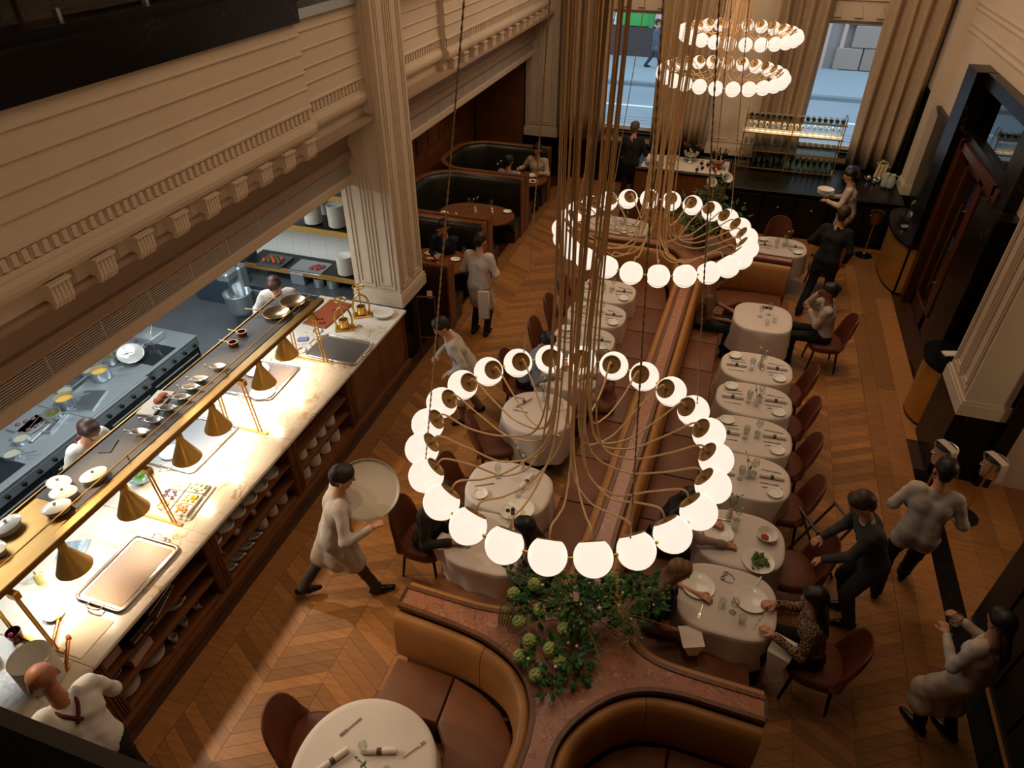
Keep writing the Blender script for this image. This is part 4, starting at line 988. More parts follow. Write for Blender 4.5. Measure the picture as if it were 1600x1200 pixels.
seat(b2, [(-.27, 2.094), (-.2, 1.85), (-.05, 1.5), (.1, 1.15), (.5, 1.3), (.3, 1.65), (.18, 1.994)])
b3 = empty('booth_bench', 'leather booth bench beyond the far flower vase, kitchen side', 'banquette', group='leather banquettes'); backs(b3, FL2, [.4, .7]); seat(b3, [(-2.1, 11.24), (-1.1, 11.28), (-.78, 11.5), (-.68, 11.9), (-.68, 12.5), (-1.05, 12.5), (-1.15, 11.8), (-2.1, 11.7)])
b4 = empty('booth_bench', 'leather booth bench beyond the far flower vase, door side', 'banquette', group='leather banquettes'); backs(b4, FR2, [.35, .6]); seat(b4, [(.2, 12.5), (.2, 11.9), (.3, 11.5), (.6, 11.25), (1.25, 11.22), (1.25, 11.65), (.7, 11.75), (.58, 12.5)])
end_cap(-2.0, 3.07, 3.23); end_cap(1.03, 2.99, 3.14); end_cap(1.29, 10.92, 11.06); end_cap(-2.2, 10.9, 11.07)

# ================================================================== TABLES
def cloth(label, cx_, cy_, a, b, n=3.0, drop=.40, flare=.05, seed=0, z=.752, ang=0, folds=None, group='white tablecloths'):
    rnd = random.Random(seed); N = 96; ph = rnd.random()*6; f1 = folds or rnd.choice((9, 11, 13)); f2 = rnd.choice((4, 5, 6)); ph2 = rnd.random()*6
    def edge(th, s=1.0):
        c_, s_ = math.cos(th), math.sin(th)
        k = (abs(c_)**n+abs(s_)**n)**(-1/n); return (a*k*c_*s, b*k*s_*s)
    rings = []
    for s_ in (.0001, .5, .9): rings.append([(*edge(2*PI*i/N, s_), z) for i in range(N)])
    rings.append([(*edge(2*PI*i/N, .985), z-.001) for i in range(N)]); rings.append([(*edge(2*PI*i/N, 1.004), z-.012) for i in range(N)])
    for t in (.12, .3, .5, .7, .85, 1.0):
        ring = []
        for i in range(N):
            th = 2*PI*i/N; ex, ey = edge(th)
            l = math.hypot(ex, ey); ux, uy = ex/l, ey/l
            fold = (.5+.5*math.sin(f1*th+ph+.5*math.sin(3*th)))**1.4*.7+(.5+.5*math.sin(f2*th+ph2))*.5
            d = flare*t*fold+.008*t
            dz = drop*t*(1+.06*math.cos(4*th+ph2)*t)
            ring.append((ex+ux*d, ey+uy*d, z-dz))
        rings.append(ring)
    vs = [v for r_ in rings for v in r_]
    fs = [(k*N+i, k*N+(i+1) % N, (k+1)*N+(i+1) % N, (k+1)*N+i) for k in range(len(rings)-1) for i in range(N)]
    o = M().add(vs, fs).build('tablecloth', CLOTH, smooth=True, loc=(cx_, cy_, 0), rz=ang)
    tag(o, label, 'tablecloth', group); return o
def table_(label, cx_, cy_, a, b, n=3.0, z=.735, top=WALNUT, ang=0):
    t = empty('dining_table', label, 'table', (cx_, cy_, 0), ang, group='dining tables')
    def sup(s): return [((abs(math.cos(th))**n+abs(math.sin(th))**n)**(-1/n)*a*math.cos(th)*s, (abs(math.cos(th))**n+abs(math.sin(th))**n)**(-1/n)*b*math.sin(th)*s) for th in [2*PI*i/40 for i in range(40)]]
    M().prism(sup(.985), z-.03, z).build('tabletop', top, t); M().cyl((0, 0, .03), .035, z-.06, 14).build('pedestal', BLACKMET, t)
    M().lathe([(.001, 0), (.26, 0), (.26, .012), (.05, .035), (.001, .035)], 28).build('base', BLACKMET, t, 35)
    return t
TABLES = {}
def ctable(key, desc, cx_, cy_, a, b, n=3.0, seed=0, **k):
    table_('table under the white cloth, '+desc, cx_, cy_, a, b, n)
    cloth('white cloth on '+desc, cx_, cy_, a, b, n, seed=seed, **k); TABLES[key] = (cx_, cy_, desc)
ctable('RA', 'the table with black spectacles', .72, 4.16, .44, .38, 3.2, 1, drop=.46)
ctable('RB', 'the table with the salad plate', .80, 4.93, .43, .37, 2.8, 2)
ctable('R1', 'the first empty table past the salad, divider\'s door side', .83, 5.87, .46, .35, 2.8, 3)
ctable('R2', 'the second empty table past the salad, door side', .85, 6.58, .46, .345, 2.8, 4, flare=.035)
ctable('R3', 'the third empty table past the salad, door side', .86, 7.30, .46, .345, 2.8, 5, flare=.035)
ctable('R4', 'the fourth empty table past the salad, door side', .87, 8.04, .46, .35, 2.8, 6, flare=.035)
ctable('R5', 'the table of the man in white shirt', .92, 9.42, .42, .42, 3.0, 7, drop=.45)
ctable('L0', 'the table with the black phone', -1.56, 4.13, .42, .37, 3.2, 8, drop=.46)
ctable('L1', 'the table beside the patterned dress', -1.6, 4.9, .46, .38, 2.8, 9)
ctable('L2', 'the small round table inside the near chandelier', -1.66, 6.22, .44, .42, 2.1, 10, drop=.46)
ctable('L3', 'the table of the pink blouse', -1.5, 7.12, .42, .36, 3.0, 11)
ctable('L4', 'the first empty table past the pink blouse', -1.5, 8.0, .44, .35, 2.8, 12)
ctable('L5', 'the second empty table past the pink blouse', -1.47, 8.74, .44, .35, 2.8, 13, flare=.035)
ctable('L6', 'the last table before the far vase', -1.45, 9.5, .44, .36, 2.8, 14, flare=.035)
ctable('N1', 'the round table nearest the camera', -1.73, 1.84, .53, .53, 2.1, 15, drop=.46)
ctable('F1', 'the far booth table, kitchen side', -1.75, 12.05, .62, .42, 2.4, 16)
ctable('F2', 'the far booth table, door side', 1.15, 12.05, .46, .4, 2.6, 17)
# ---- chairs
def chair_():
    t = empty('dining_chair', 'brown leather dining chair', 'chair', group='brown leather dining chairs')
    def sup(s, a=.25, b=.24, n=3.2): return [((abs(math.cos(th))**n+abs(math.sin(th))**n)**(-1/n)*a*math.cos(th)*s, (abs(math.cos(th))**n+abs(math.sin(th))**n)**(-1/n)*b*math.sin(th)*s) for th in [2*PI*i/32 for i in range(32)]]
    n = 32; vs = []; R_ = [(.9, .36), (.99, .375), (1.0, .42), (.97, .452), (.85, .465), (.4, .47)]
    for s_, z in R_: vs += [(x, y, z) for x, y in sup(s_)]
    fs = [(k*n+i, k*n+(i+1) % n, (k+1)*n+(i+1) % n, (k+1)*n+i) for k in range(5) for i in range(n)]+[tuple(range(n))[::-1], tuple(5*n+i for i in range(n))]
    M().add(vs, fs).build('seat', CHAIRL, t, 60)
    m = M(); na, nz = 22, 9; vs = []
    for side in (0, 1):
        for iz in range(nz+1):
            tz = iz/nz
            for ia in range(na+1):
                u = -1+2*ia/na; th = u*R(58)
                zt = .47+.45*(max(0, 1-abs(u)**2.8))**.5; zb = .43
                bul = math.sin(PI*tz)**.5 if 0 < tz < 1 else 0
                r_ = .262+.02*tz+(.0 if side == 0 else .014+.04*bul*(1-.3*abs(u)))
                vs.append((r_*math.sin(th)*1.02, .03-r_*math.cos(th)-.075*tz, zb+(zt-zb)*tz))
    q = (na+1)*(nz+1)
    for s_ in (0, q):
        for iz in range(nz):
            for ia in range(na): fs_ = (s_+iz*(na+1)+ia, s_+iz*(na+1)+ia+1, s_+(iz+1)*(na+1)+ia+1, s_+(iz+1)*(na+1)+ia); m.f.append(fs_)
    for ia in range(na):
        for iz in (0, nz): m.f.append((iz*(na+1)+ia, iz*(na+1)+ia+1, q+iz*(na+1)+ia+1, q+iz*(na+1)+ia))
    for iz in range(nz):
        for ia in (0, na): m.f.append((iz*(na+1)+ia, (iz+1)*(na+1)+ia, q+(iz+1)*(na+1)+ia, q+iz*(na+1)+ia))
    m.v = vs; m.build('backrest', CHAIRL, t, 60)
    for sx_ in (-1, 1):
        for sy_ in (-1, 1): M().tube([(sx_*.17, sy_*.16, .38), (sx_*.205, sy_*.20, 0)], [.018, .013], 8).build('leg', BLACKMET, t)
    return t
CHAIR = Proto(chair_)
FX, FMX, FY = R(-90), R(90), 0
for x, y, rz, lb in ((1.27, 5.85, FMX, 'nearest empty brown chair on the aisle, above the folding stand'), (1.27, 6.58, FMX, 'second empty brown chair of the aisle row'), (1.28, 7.30, FMX, 'third empty brown chair of the aisle row'),
                     (1.29, 8.03, FMX, 'fourth empty brown chair of the aisle row, before the seated man'), (1.88, 9.55, FMX+.1, 'brown chair under the man in white shirt'), (1.56, 4.0, FMX-.1, 'brown chair under the leopard print dress'),
                     (1.36, 4.98, FMX+.2, 'brown chair held by the man in grey suit'), (-2.30, 4.2, FX, 'brown chair under the man in dark green'), (-2.1, 4.95, FX, 'empty brown chair behind the man in dark green'),
                     (-2.1, 5.86, FX+.45, 'empty brown chair at the small round table'), (-2.12, 7.12, FX, 'brown chair under the man in blue shirt'), (-1.98, 8.05, FX, 'empty brown chair past the man in blue shirt'),
                     (-1.95, 8.78, FX, 'second empty brown chair past the man in blue shirt'), (-1.93, 9.5, FX, 'third empty brown chair past the man in blue shirt'), (-2.28, 2.02, FX+.3, 'brown chair at the round table nearest the camera'),
                     (-1.65, 12.75, PI, 'brown chair beyond the far booth table, kitchen side'), (1.15, 12.75, PI, 'brown chair beyond the far booth table, door side'), (1.95, 12.1, FMX, 'brown chair at the aisle side of the far booth table')):
    CHAIR.put((x, y, 0), rz, lb)
# ---- place settings
ZT = .7535
def wine_glass():
    o = M().lathe([(.001, 0), (.034, .001), (.033, .003), (.004, .006), (.0035, .075), (.02, .09), (.036, .115), (.038, .14), (.030, .185), (.0285, .185), (.036, .14), (.034, .116), (.018, .093), (.001, .088)], 20).build('wine_glass', GLASS, smooth=True); return tag(o, 'wine glass', 'glass')
def tumbler():
    o = M().lathe([(.001, 0), (.028, 0), (.034, .085), (.0325, .085), (.026, .008), (.001, .008)], 20).build('water_glass', GLASS, smooth=35); return tag(o, 'water glass', 'glass')
def knife_():
    m = M().tube([(0, -.10, .004), (0, -.01, .004)], [.005, .006], 6); m.rbox((-.008, -.01, .002), (.008, .11, .005), .001)
    return tag(m.build('table_knife', SILVER), 'knife', 'knife')
def fork_():
    m = M().tube([(0, -.10, .004), (0, .03, .005)], [.006, .004], 6); m.rbox((-.011, .03, .003), (.011, .055, .006), .001)
    for k in (-.009, -.003, .003, .009): m.rbox((k-.0015, .055, .003), (k+.0015, .095, .006), .0005)
    return tag(m.build('table_fork', SILVER), 'fork', 'fork')
def spoon_():
    m = M().tube([(0, -.09, .004), (0, .03, .004)], [.005, .003], 6); m.ball((0, .055, .005), .017, 10, 6, .3)
    return tag(m.build('table_spoon', SILVER, smooth=True), 'spoon', 'spoon')
def napkin_():
    t = empty('napkin_roll', 'rolled white napkin', 'napkin')
    m = M(); prof = []
    m.tube(smooth_path([(0, -.13, .02), (0, -.06, .022), (0, 0, .017), (0, .06, .022), (0, .13, .02)], 3), [.022, .023, .024, .025, .024, .021, .019, .021, .024, .025, .024, .023, .022], 12)
    m.build('napkin_cloth', mat('napkin_linen', '#ded0c0', .85), t, 60)
    M().lathe([(.0225, -.018), (.0235, -.018), (.0235, .018), (.0225, .018), (.0225, -.018)], 14, (0, 0, .019), Matrix.Rotation(R(90), 4, 'X')).build('napkin_ring', mat('napkin_band', '#5a4a3c', .5, .4), t)
    return t
def vase_():
    t = empty('bud_vase', 'white bud vase', 'vase')
    M().lathe([(.001, 0), (.034, 0), (.036, .006), (.016, .12), (.014, .135), (.012, .135), (.013, .12), (.001, .02)], 18).build('vase_body', PORC, t, 35)
    for k, (dx, dy, h) in enumerate(((.05, .02, .30), (-.04, .03, .25))):
        st = M().tube(smooth_path([(0, 0, .05), (dx*.3, dy*.3, .16), (dx, dy, h)]), .003, 5).build('stem', mat('stem_green', '#3c4a1e', .6), t)
        for j in range(3):
            p = Vector((dx*.9, dy*.9, h-.05*j)); d = Vector((math.cos(j*2.2+k), math.sin(j*2.2+k), .6)).normalized()*.055; w = d.cross(Vector((0, 0, 1))).normalized()*.012
            M().add([p, p+d*.5+w, p+d, p+d*.5-w], [(0, 1, 2, 3)]).build('leaf', LEAF, st)
        for j in range(2): M().ball((dx+.012*j, dy, h+.01*j), .011, 7, 5).build('blossom', WFLOW, st, True)
    return t
WG, TUM, KN, FK, SPN, NAP, VASE = (Proto(f) for f in (wine_glass, tumbler, knife_, fork_, spoon_, napkin_, vase_))
def setting(key, ang, side, items, dist=.26):
    """ang: direction (deg) from the table centre to the diner"""
    cx_, cy_, desc = TABLES[key]; a = R(ang); ux, uy = math.cos(a), math.sin(a); vx, vy = -uy, ux     # u: to the diner; v: diner's right-hand side reversed
    short = {'RA': 'the spectacles table', 'RB': 'the salad table', 'R1': 'the first empty door-side table', 'R2': 'the second empty door-side table', 'R3': 'the third empty door-side table', 'R4': 'the fourth empty door-side table', 'R5': "the white-shirted man's table",
             'L0': 'the black phone table', 'L1': 'the table beside the patterned dress', 'L2': 'the small round table', 'L3': "the pink blouse table", 'L4': 'the first empty table past the pink blouse', 'L5': 'the second empty table past the pink blouse', 'L6': 'the last table before the far vase', 'N1': 'the nearest round table', 'F1': 'the far kitchen-side booth table', 'F2': 'the far door-side booth table'}[key]
    for it in items:
        k, du, dv_ = it[:3]; rz = a-PI/2+(it[3] if len(it) > 3 else 0)
        x, y = cx_+ux*(dist+du)+vx*dv_, cy_+uy*(dist+du)+vy*dv_
        pr, nm = {'plate': (SPLATE, 'small white side plate'), 'dinner': (PLATE, 'large white dinner plate'), 'nap': (NAP, 'rolled white napkin'), 'knife': (KN, 'silver knife'), 'knife2': (KN, 'short silver butter knife'), 'fork': (FK, 'silver fork'), 'spoon': (SPN, 'silver spoon'), 'wine': (WG, 'clear wine glass'), 'wine2': (WG, 'second wine glass'), 'tum': (TUM, 'clear water glass'), 'tum2': (TUM, 'second water glass')}[k]
        pr.put((x, y, ZT), rz, '%s on %s, %s' % (nm, short, side), 'table settings')
STD = [('plate', .03, -.19), ('knife2', .0, -.115, .12), ('fork', -.02, -.06, .05), ('nap', .0, .04, .05), ('knife', -.01, .15), ('wine', -.19, .08), ('tum', -.2, -.02)]
for k in ('R1', 'R2', 'R3', 'R4'): setting(k, 0, 'aisle side', STD); setting(k, 180, 'bench side', STD)
for k in ('L4', 'L5', 'L6'): setting(k, 180, 'aisle side', STD); setting(k, 0, 'bench side', STD)
setting('L2', 180, 'aisle side', [('nap', -.04, -.12, 1.0), ('fork', -.05, .05), ('knife', 0, -.2)]); setting('L2', 0, 'bench side', [('knife', -.02, .1, .6), ('tum', -.15, .1)])
setting('L1', 180, 'aisle side', [('plate', 0, .2), ('knife', .0, .05, .5), ('wine', -.1, -.1)]); setting('L1', 0, 'bench side', [('nap', -.1, .12, 1.3), ('knife', -.08, .05, 1.3), ('tum', -.12, -.12), ('dinner', -.05, -.28)])
setting('L0', 180, 'aisle side', [('plate', .02, .02), ('fork', .05, .14), ('knife', 0, -.12), ('wine', -.08, .12), ('tum', -.1, -.02)]); setting('L0', 0, 'bench side', [('plate', 0, .2), ('wine', -.1, .2)])
setting('L3', 0, 'bench side', [('plate', 0, -.1), ('wine', -.1, .1), ('tum', -.12, 0)]); setting('L3', 180, 'aisle side', [('plate', 0, -.15), ('wine', -.1, -.05)])
setting('N1', 90, 'bench side', [('nap', -.12, -.06, 1.9), ('fork', -.02, -.30, -.6), ('tum', -.14, .06), ('wine', -.28, -.22)]); setting('N1', 180, 'chair side', [('nap', -.02, .03, 1.0), ('fork', -.02, -.24, 1.1), ('knife', .06, .18)])
setting('R5', 0, 'aisle side', [('wine', -.18, .1), ('tum', -.1, -.1), ('tum2', -.2, -.2), ('wine2', -.3, 0)])
setting('RA', 0, 'aisle side', [('dinner', -.05, .06), ('knife', .0, .27, 1.2), ('fork', .02, -.14, 1.2), ('tum', -.12, -.2), ('wine', -.2, -.12)]); setting('RA', 180, 'bench side', [('dinner', -.0, -.06), ('fork', -.05, .19, 1.4), ('tum', -.22, .08)])
setting('RB', 180, 'bench side', [('dinner', -.05, .0), ('fork', -.06, -.2), ('tum', -.2, -.1)]); setting('RB', 0, 'aisle side', [('wine', -.3, .24)])
setting('F1', 180, 'left end', STD); setting('F1', 0, 'divider end', STD); setting('F1', -90, 'bench side', [('plate', .02, .15), ('nap', 0, .0, 1.4), ('wine', -.1, .05)])
setting('F2', 0, 'aisle side', STD); setting('F2', 180, 'divider side', STD)
for k, dx, dy, lb in (('R1', .0, -.02, 'on the first empty door-side table'), ('R3', .02, -.1, 'between the third and second door-side tables'), ('R4', .04, .05, 'on the fourth empty door-side table'), ('RB', -.12, .27, 'behind the salad plates'), ('L1', .06, .3, 'at the far edge of the patterned dress table'), ('L2', .0, .25, 'on the small round table'), ('N1', .1, -.05, 'on the nearest round table'), ('F1', .1, .1, 'on the far booth table, kitchen side'), ('F2', .1, .05, 'on the far booth table, door side'), ('L5', 0, 0, 'on the second empty table past the pink blouse')):
    cx_, cy_, _ = TABLES[k]; VASE.put((cx_+dx, cy_+dy, ZT), dx*20+cx_*3, 'white bud vase with green sprigs '+lb, 'bud vases')
# food and personal things
PLATE.put((.98, 4.68, ZT), 0, 'dinner plate with green salad between the spectacles and the bench')
sd = M(); rnd = random.Random(5)
for k in range(60):
    p = Vector((rnd.gauss(0, .035), rnd.gauss(0, .035), .02+rnd.random()*.03)); d = Vector((rnd.uniform(-1, 1), rnd.uniform(-1, 1), rnd.uniform(0, .5))).normalized()*.035; w = d.cross(Vector((0, 0, 1)))*.45; sd.add([p-d, p+w, p+d+Vector((0, 0, .008)), p-w], [(0, 1, 2, 3)])
tag(sd.build('green_salad', mat('salad', '#4f6428', .5, var=.5), loc=(.98, 4.68, ZT)), 'heap of green salad leaves on a dinner plate', 'salad', kind='stuff')
BOWL.put((1.05, 5.02, ZT), 0, 'wide cream bowl holding a red dish')
fd = M()
for k in range(5): fd.ball((.018*math.cos(k*1.3), .018*math.sin(k*1.3), .02), .022, 8, 5)
tag(fd.build('red_dish', mat('red_food', '#b23a20', .4), loc=(1.03, 5.0, ZT+.012), smooth=True), 'small mound of red food in the cream bowl', 'food')
sg_ = empty('spectacles', 'folded black spectacles on the white cloth', 'spectacles', (.68, 4.42, ZT), 1.2)
for s_ in (-1, 1):
    M().sweep([(s_*.032+.024*math.cos(2*PI*i/14), .018*math.sin(2*PI*i/14)) for i in range(14)], [(0, .004), (.004, .004), (.004, .012), (0, .012)], closed=True).build('rim', BLACKP, sg_)
    M().tube([(s_*.055, 0, .008), (s_*.05, -.06, .008), (s_*.02, -.10, .006)], .003, 5).build('temple', BLACKP, sg_)
M().tube([(-.01, 0, .01), (.01, 0, .01)], .003, 5).build('bridge', BLACKP, sg_)
def phone_():
    t = empty('phone', 'black phone', 'phone')
    M().rbox((-.037, -.075, 0), (.037, .075, .009), .006).build('phone_body', BLACKP, t, 40); M().rbox((-.033, -.07, .009), (.033, .07, .0096), .0003).build('phone_screen', PHONE, t)
    return t
PHN = Proto(phone_)
PHN.put((-1.36, 3.93, ZT), 1.25, 'black phone lying on the cloth in front of the patterned dress'); PHN.put((.98, 9.72, ZT), 1.5, 'black phone on the table of the man in white shirt'); PHN.put((-1.42, 7.28, ZT), 1.4, 'black phone with blue screen on the pink blouse table')
SPLATE.put((-1.47, 4.55, ZT), 0, 'small plate of dark cake cubes between the phone and the patterned dress', scale=1.3)
for k, (dx, dy) in enumerate(((-.03, 0), (.015, .03), (.03, -.02))):
    tag(M().rbox((-.018, -.018, 0), (.018, .018, .03), .004).build('cake_cube', mat('dark_cake', '#2a140b', .6), loc=(-1.47+dx, 4.55+dy, ZT+.014), rz=k), 'dark cake cube on the small plate near the patterned dress', 'cake', 'dark cake cubes')
def lap_napkin(lb, x, y, z, rz, hang):
    m = M(); n = 8; vs = []
    for i in range(n+1):
        t = i/n; px = -.14+.30*min(t, .6)/.6*.9; pz = -hang*max(0, t-.6)/.4
        w = .13*(1-.55*max(0, t-.6)/.4)
        for s_ in (-w, w): vs += [(px+.05*max(0, t-.6), s_, pz+.012*math.sin(t*9)), (px+.05*max(0, t-.6), s_, pz+.012*math.sin(t*9)+.006)]
    fs = []
    for i in range(n): a, b = i*4, i*4+4; fs += [(a+1, a+3, b+3, b+1), (a, b, b+2, a+2), (a, a+1, b+1, b), (a+2, b+2, b+3, a+3)]
    tag(M().add(vs, fs).build('lap_napkin', mat('napkin_linen', '#ded0c0', .85), loc=(x, y, z), rz=rz, smooth=40), lb, 'napkin', 'napkins on laps').scale = (.75, .75, 1)
lap_napkin('white napkin on the lap of the fair haired woman in black top', .46, 3.72, .70, -1.2, .12)
lap_napkin('white napkin hanging from the lap of the leopard print dress', 1.22, 3.86, .70, -1.9, .32)
lap_napkin('white napkin on the lap of the man in dark green', -1.98, 4.02, .70, -1.7, .16)
fp = empty('folded_stand', 'folding wooden tray stand in the aisle beside the grey suit', 'stand', (1.62, 5.45, 0), .5)
for s_ in (-1, 1):
    f = M().tube([(-.2, s_*.18, 0), (.2, s_*.16, .8)], .014, 8).build('leg', WALNUT_D, fp); M().tube([(.2, s_*.18, 0), (-.2, s_*.16, .8)], .014, 8).build('leg', WALNUT_D, fp)
for x, z in ((-.2, .8), (.2, .8), (-.15, .1), (.15, .1)): M().tube([(x, -.18, z), (x, .18, z)], .014, 8).build('rail', WALNUT_D, fp)
# ================================================================== BOOTHS at the far left
def booth(label, yf, yn, xe=-3.86, xb=-5.85):
    t = empty('corner_booth', label, 'booth', group='dark green leather booths')
    r_ = .62
    def arc(cx_, cy_, a0, a1): return [(cx_+r_*math.cos(R(a0+(a1-a0)*k/8)), cy_+r_*math.sin(R(a0+(a1-a0)*k/8))) for k in range(9)]
    p = [(xe, yf), (xe-.6, yf)]+arc(xb+r_, yf-r_, 90, 180)+arc(xb+r_, yn+r_, 180, 270)+[(xe-.6, yn), (xe, yn)]
    L_ = path_len(p)[-1]; n = 7
    for k in range(n):
        q = cut_path(p, L_*k/n+.002, L_*(k+1)/n-.002)
        M().sweep(q, [(0, .38), (.13, .38), (.15, .5), (.13, 1.05), (.10, 1.14), (.05, 1.17), (0, 1.16)]).build('back_cushion', GREENL, t, 50)
        M().sweep(q, [(.12, .28), (.56, .28), (.58, .34), (.57, .42), (.53, .45), (.12, .45)]).build('seat_cushion', GREENL, t, 50)
    M().sweep(p, [(-.06, 0), (0, 0), (0, 1.15), (-.06, 1.15)]).build('outer_wall', WALNUT_D, t)
    M().sweep(p, [(-.075, 1.15), (.03, 1.15), (.035, 1.175), (.02, 1.19), (-.07, 1.19)]).build('wood_trim', WALNUT, t, 40)
    M().sweep(p, [(.1, .02), (.5, .02), (.5, .28), (.1, .28)]).build('seat_base', WALNUT_D, t)
    for y, s_ in ((yf, -1), (yn, 1)): M().box((xe, min(y-s_*.075, y+s_*.17), 0), (xe+.03, max(y-s_*.075, y+s_*.17), 1.19)).build('end_panel', WALNUT, t)
booth('dark green booth with two men eating, farthest from the pilaster', 14.75, 12.92)
booth('empty dark green booth with a bare oval table', 12.72, 10.62)
booth('dark green booth of the man in navy, beside the pilaster', 10.42, 8.75)
TABLES['BB'] = (-4.45, 11.75, ''); table_('bare oval walnut table in the empty green booth', -4.5, 11.75, .76, .52, 2.3, .75)
table_('walnut table of the man in navy', -4.45, 9.62, .6, .5, 2.2, .75); table_('walnut table between the two men in the far booth', -4.3, 13.9, .62, .46, 2.2, .75)
for x, y, lb in ((-5.1, 11.55, 'on the oval table, wall side'), (-4.45, 11.4, 'on the oval table, pilaster side'), (-3.95, 12.0, 'on the oval table, aisle side')): SPLATE.put((x, y, .751), 0, 'small white plate '+lb)
for x, y, r_, lb in ((-4.8, 11.5, .7, 'on the oval table nearest the wall plate'), (-4.2, 11.42, .5, 'on the oval table beside the pilaster-side plate'), (-4.25, 11.95, .4, 'on the oval table behind the aisle')): NAP.put((x, y, .751), r_, 'rolled white napkin '+lb, scale=.9)
VASE.put((-4.55, 11.8, .751), 0, 'white bud vase with sprigs on the bare oval table'); VASE.put((-4.75, 13.9, .751), 1, 'white bud vase with sprigs in the far booth')
for x, y, lb in ((-4.75, 12.0, 'left of the bud vase on the oval table'), (-4.3, 12.05, 'right of the bud vase on the oval table')): WG.put((x, y, .751), 0, 'clear wine glass '+lb)
for x, y, lb in ((-4.25, 13.8, 'in front of the man in cream shirt'), (-4.05, 14.1, 'beside the orange food, far booth'), (-3.95, 13.75, 'at the aisle edge of the far booth table'), (-4.45, 14.1, 'piled with orange food, far booth')): PLATE.put((x, y, .751), 0, 'white plate '+lb, scale=.8)
tag(M().ball((0, 0, 0), .06, 10, 6, .35).build('orange_food', mat('orange_food', '#c47a2a', .6), loc=(-4.45, 14.1, .77), smooth=True), 'low mound of orange food in the far booth', 'food')
tag(M().ball((0, 0, 0), .05, 10, 6, .35).build('dark_food', mat('dark_food', '#2b2416', .6), loc=(-3.95, 13.75, .77), smooth=True), 'dark food on the aisle plate of the far booth', 'food')
for x, y, lb in ((-4.35, 9.45, 'holding a cup on the table of the man in navy'), (-4.15, 9.75, 'beside the saucer on the table of the man in navy')): SPLATE.put((x, y, .751), 0, 'small white plate '+lb)
CUPH.put((-4.35, 9.45, .765), 0, 'white espresso cup on its saucer, table of the man in navy', scale=.7); WG.put((-4.05, 9.9, .751), 0, 'clear wine glass at the elbow of the man in navy'); TUM.put((-4.2, 9.35, .751), 0, 'water glass at the edge of the table of the man in navy')
tag(M().rbox((-.15, -.09, 0), (.15, .09, .02), .009).build('white_napkin', mat('napkin_linen', '#ded0c0', .85), loc=(-4.6, 9.85, .751), rz=-.3), 'crumpled white napkin on the table of the man in navy', 'napkin')
# framed stand beside the pilaster base
ms = empty('menu_stand', 'wooden menu stand with a white card beside the pilaster base', 'menu stand', (-3.95, 8.05, 0), .3)
for x in (-.13, .13): M().tube([(x, 0, 0), (x, .06, .95)], .014, 6).build('frame_post', WALNUT, ms)
for z in (.25, .95): M().tube([(-.13, z*.06, z), (.13, z*.06, z)], .014, 6).build('frame_rail', WALNUT, ms)
M().box((-.12, .02, .28), (.12, .03, .92)).build('board', BLACKP, ms); M().rbox((.02, .06, .92), (.10, .065, 1.05), .001).build('card', PAPER, ms)
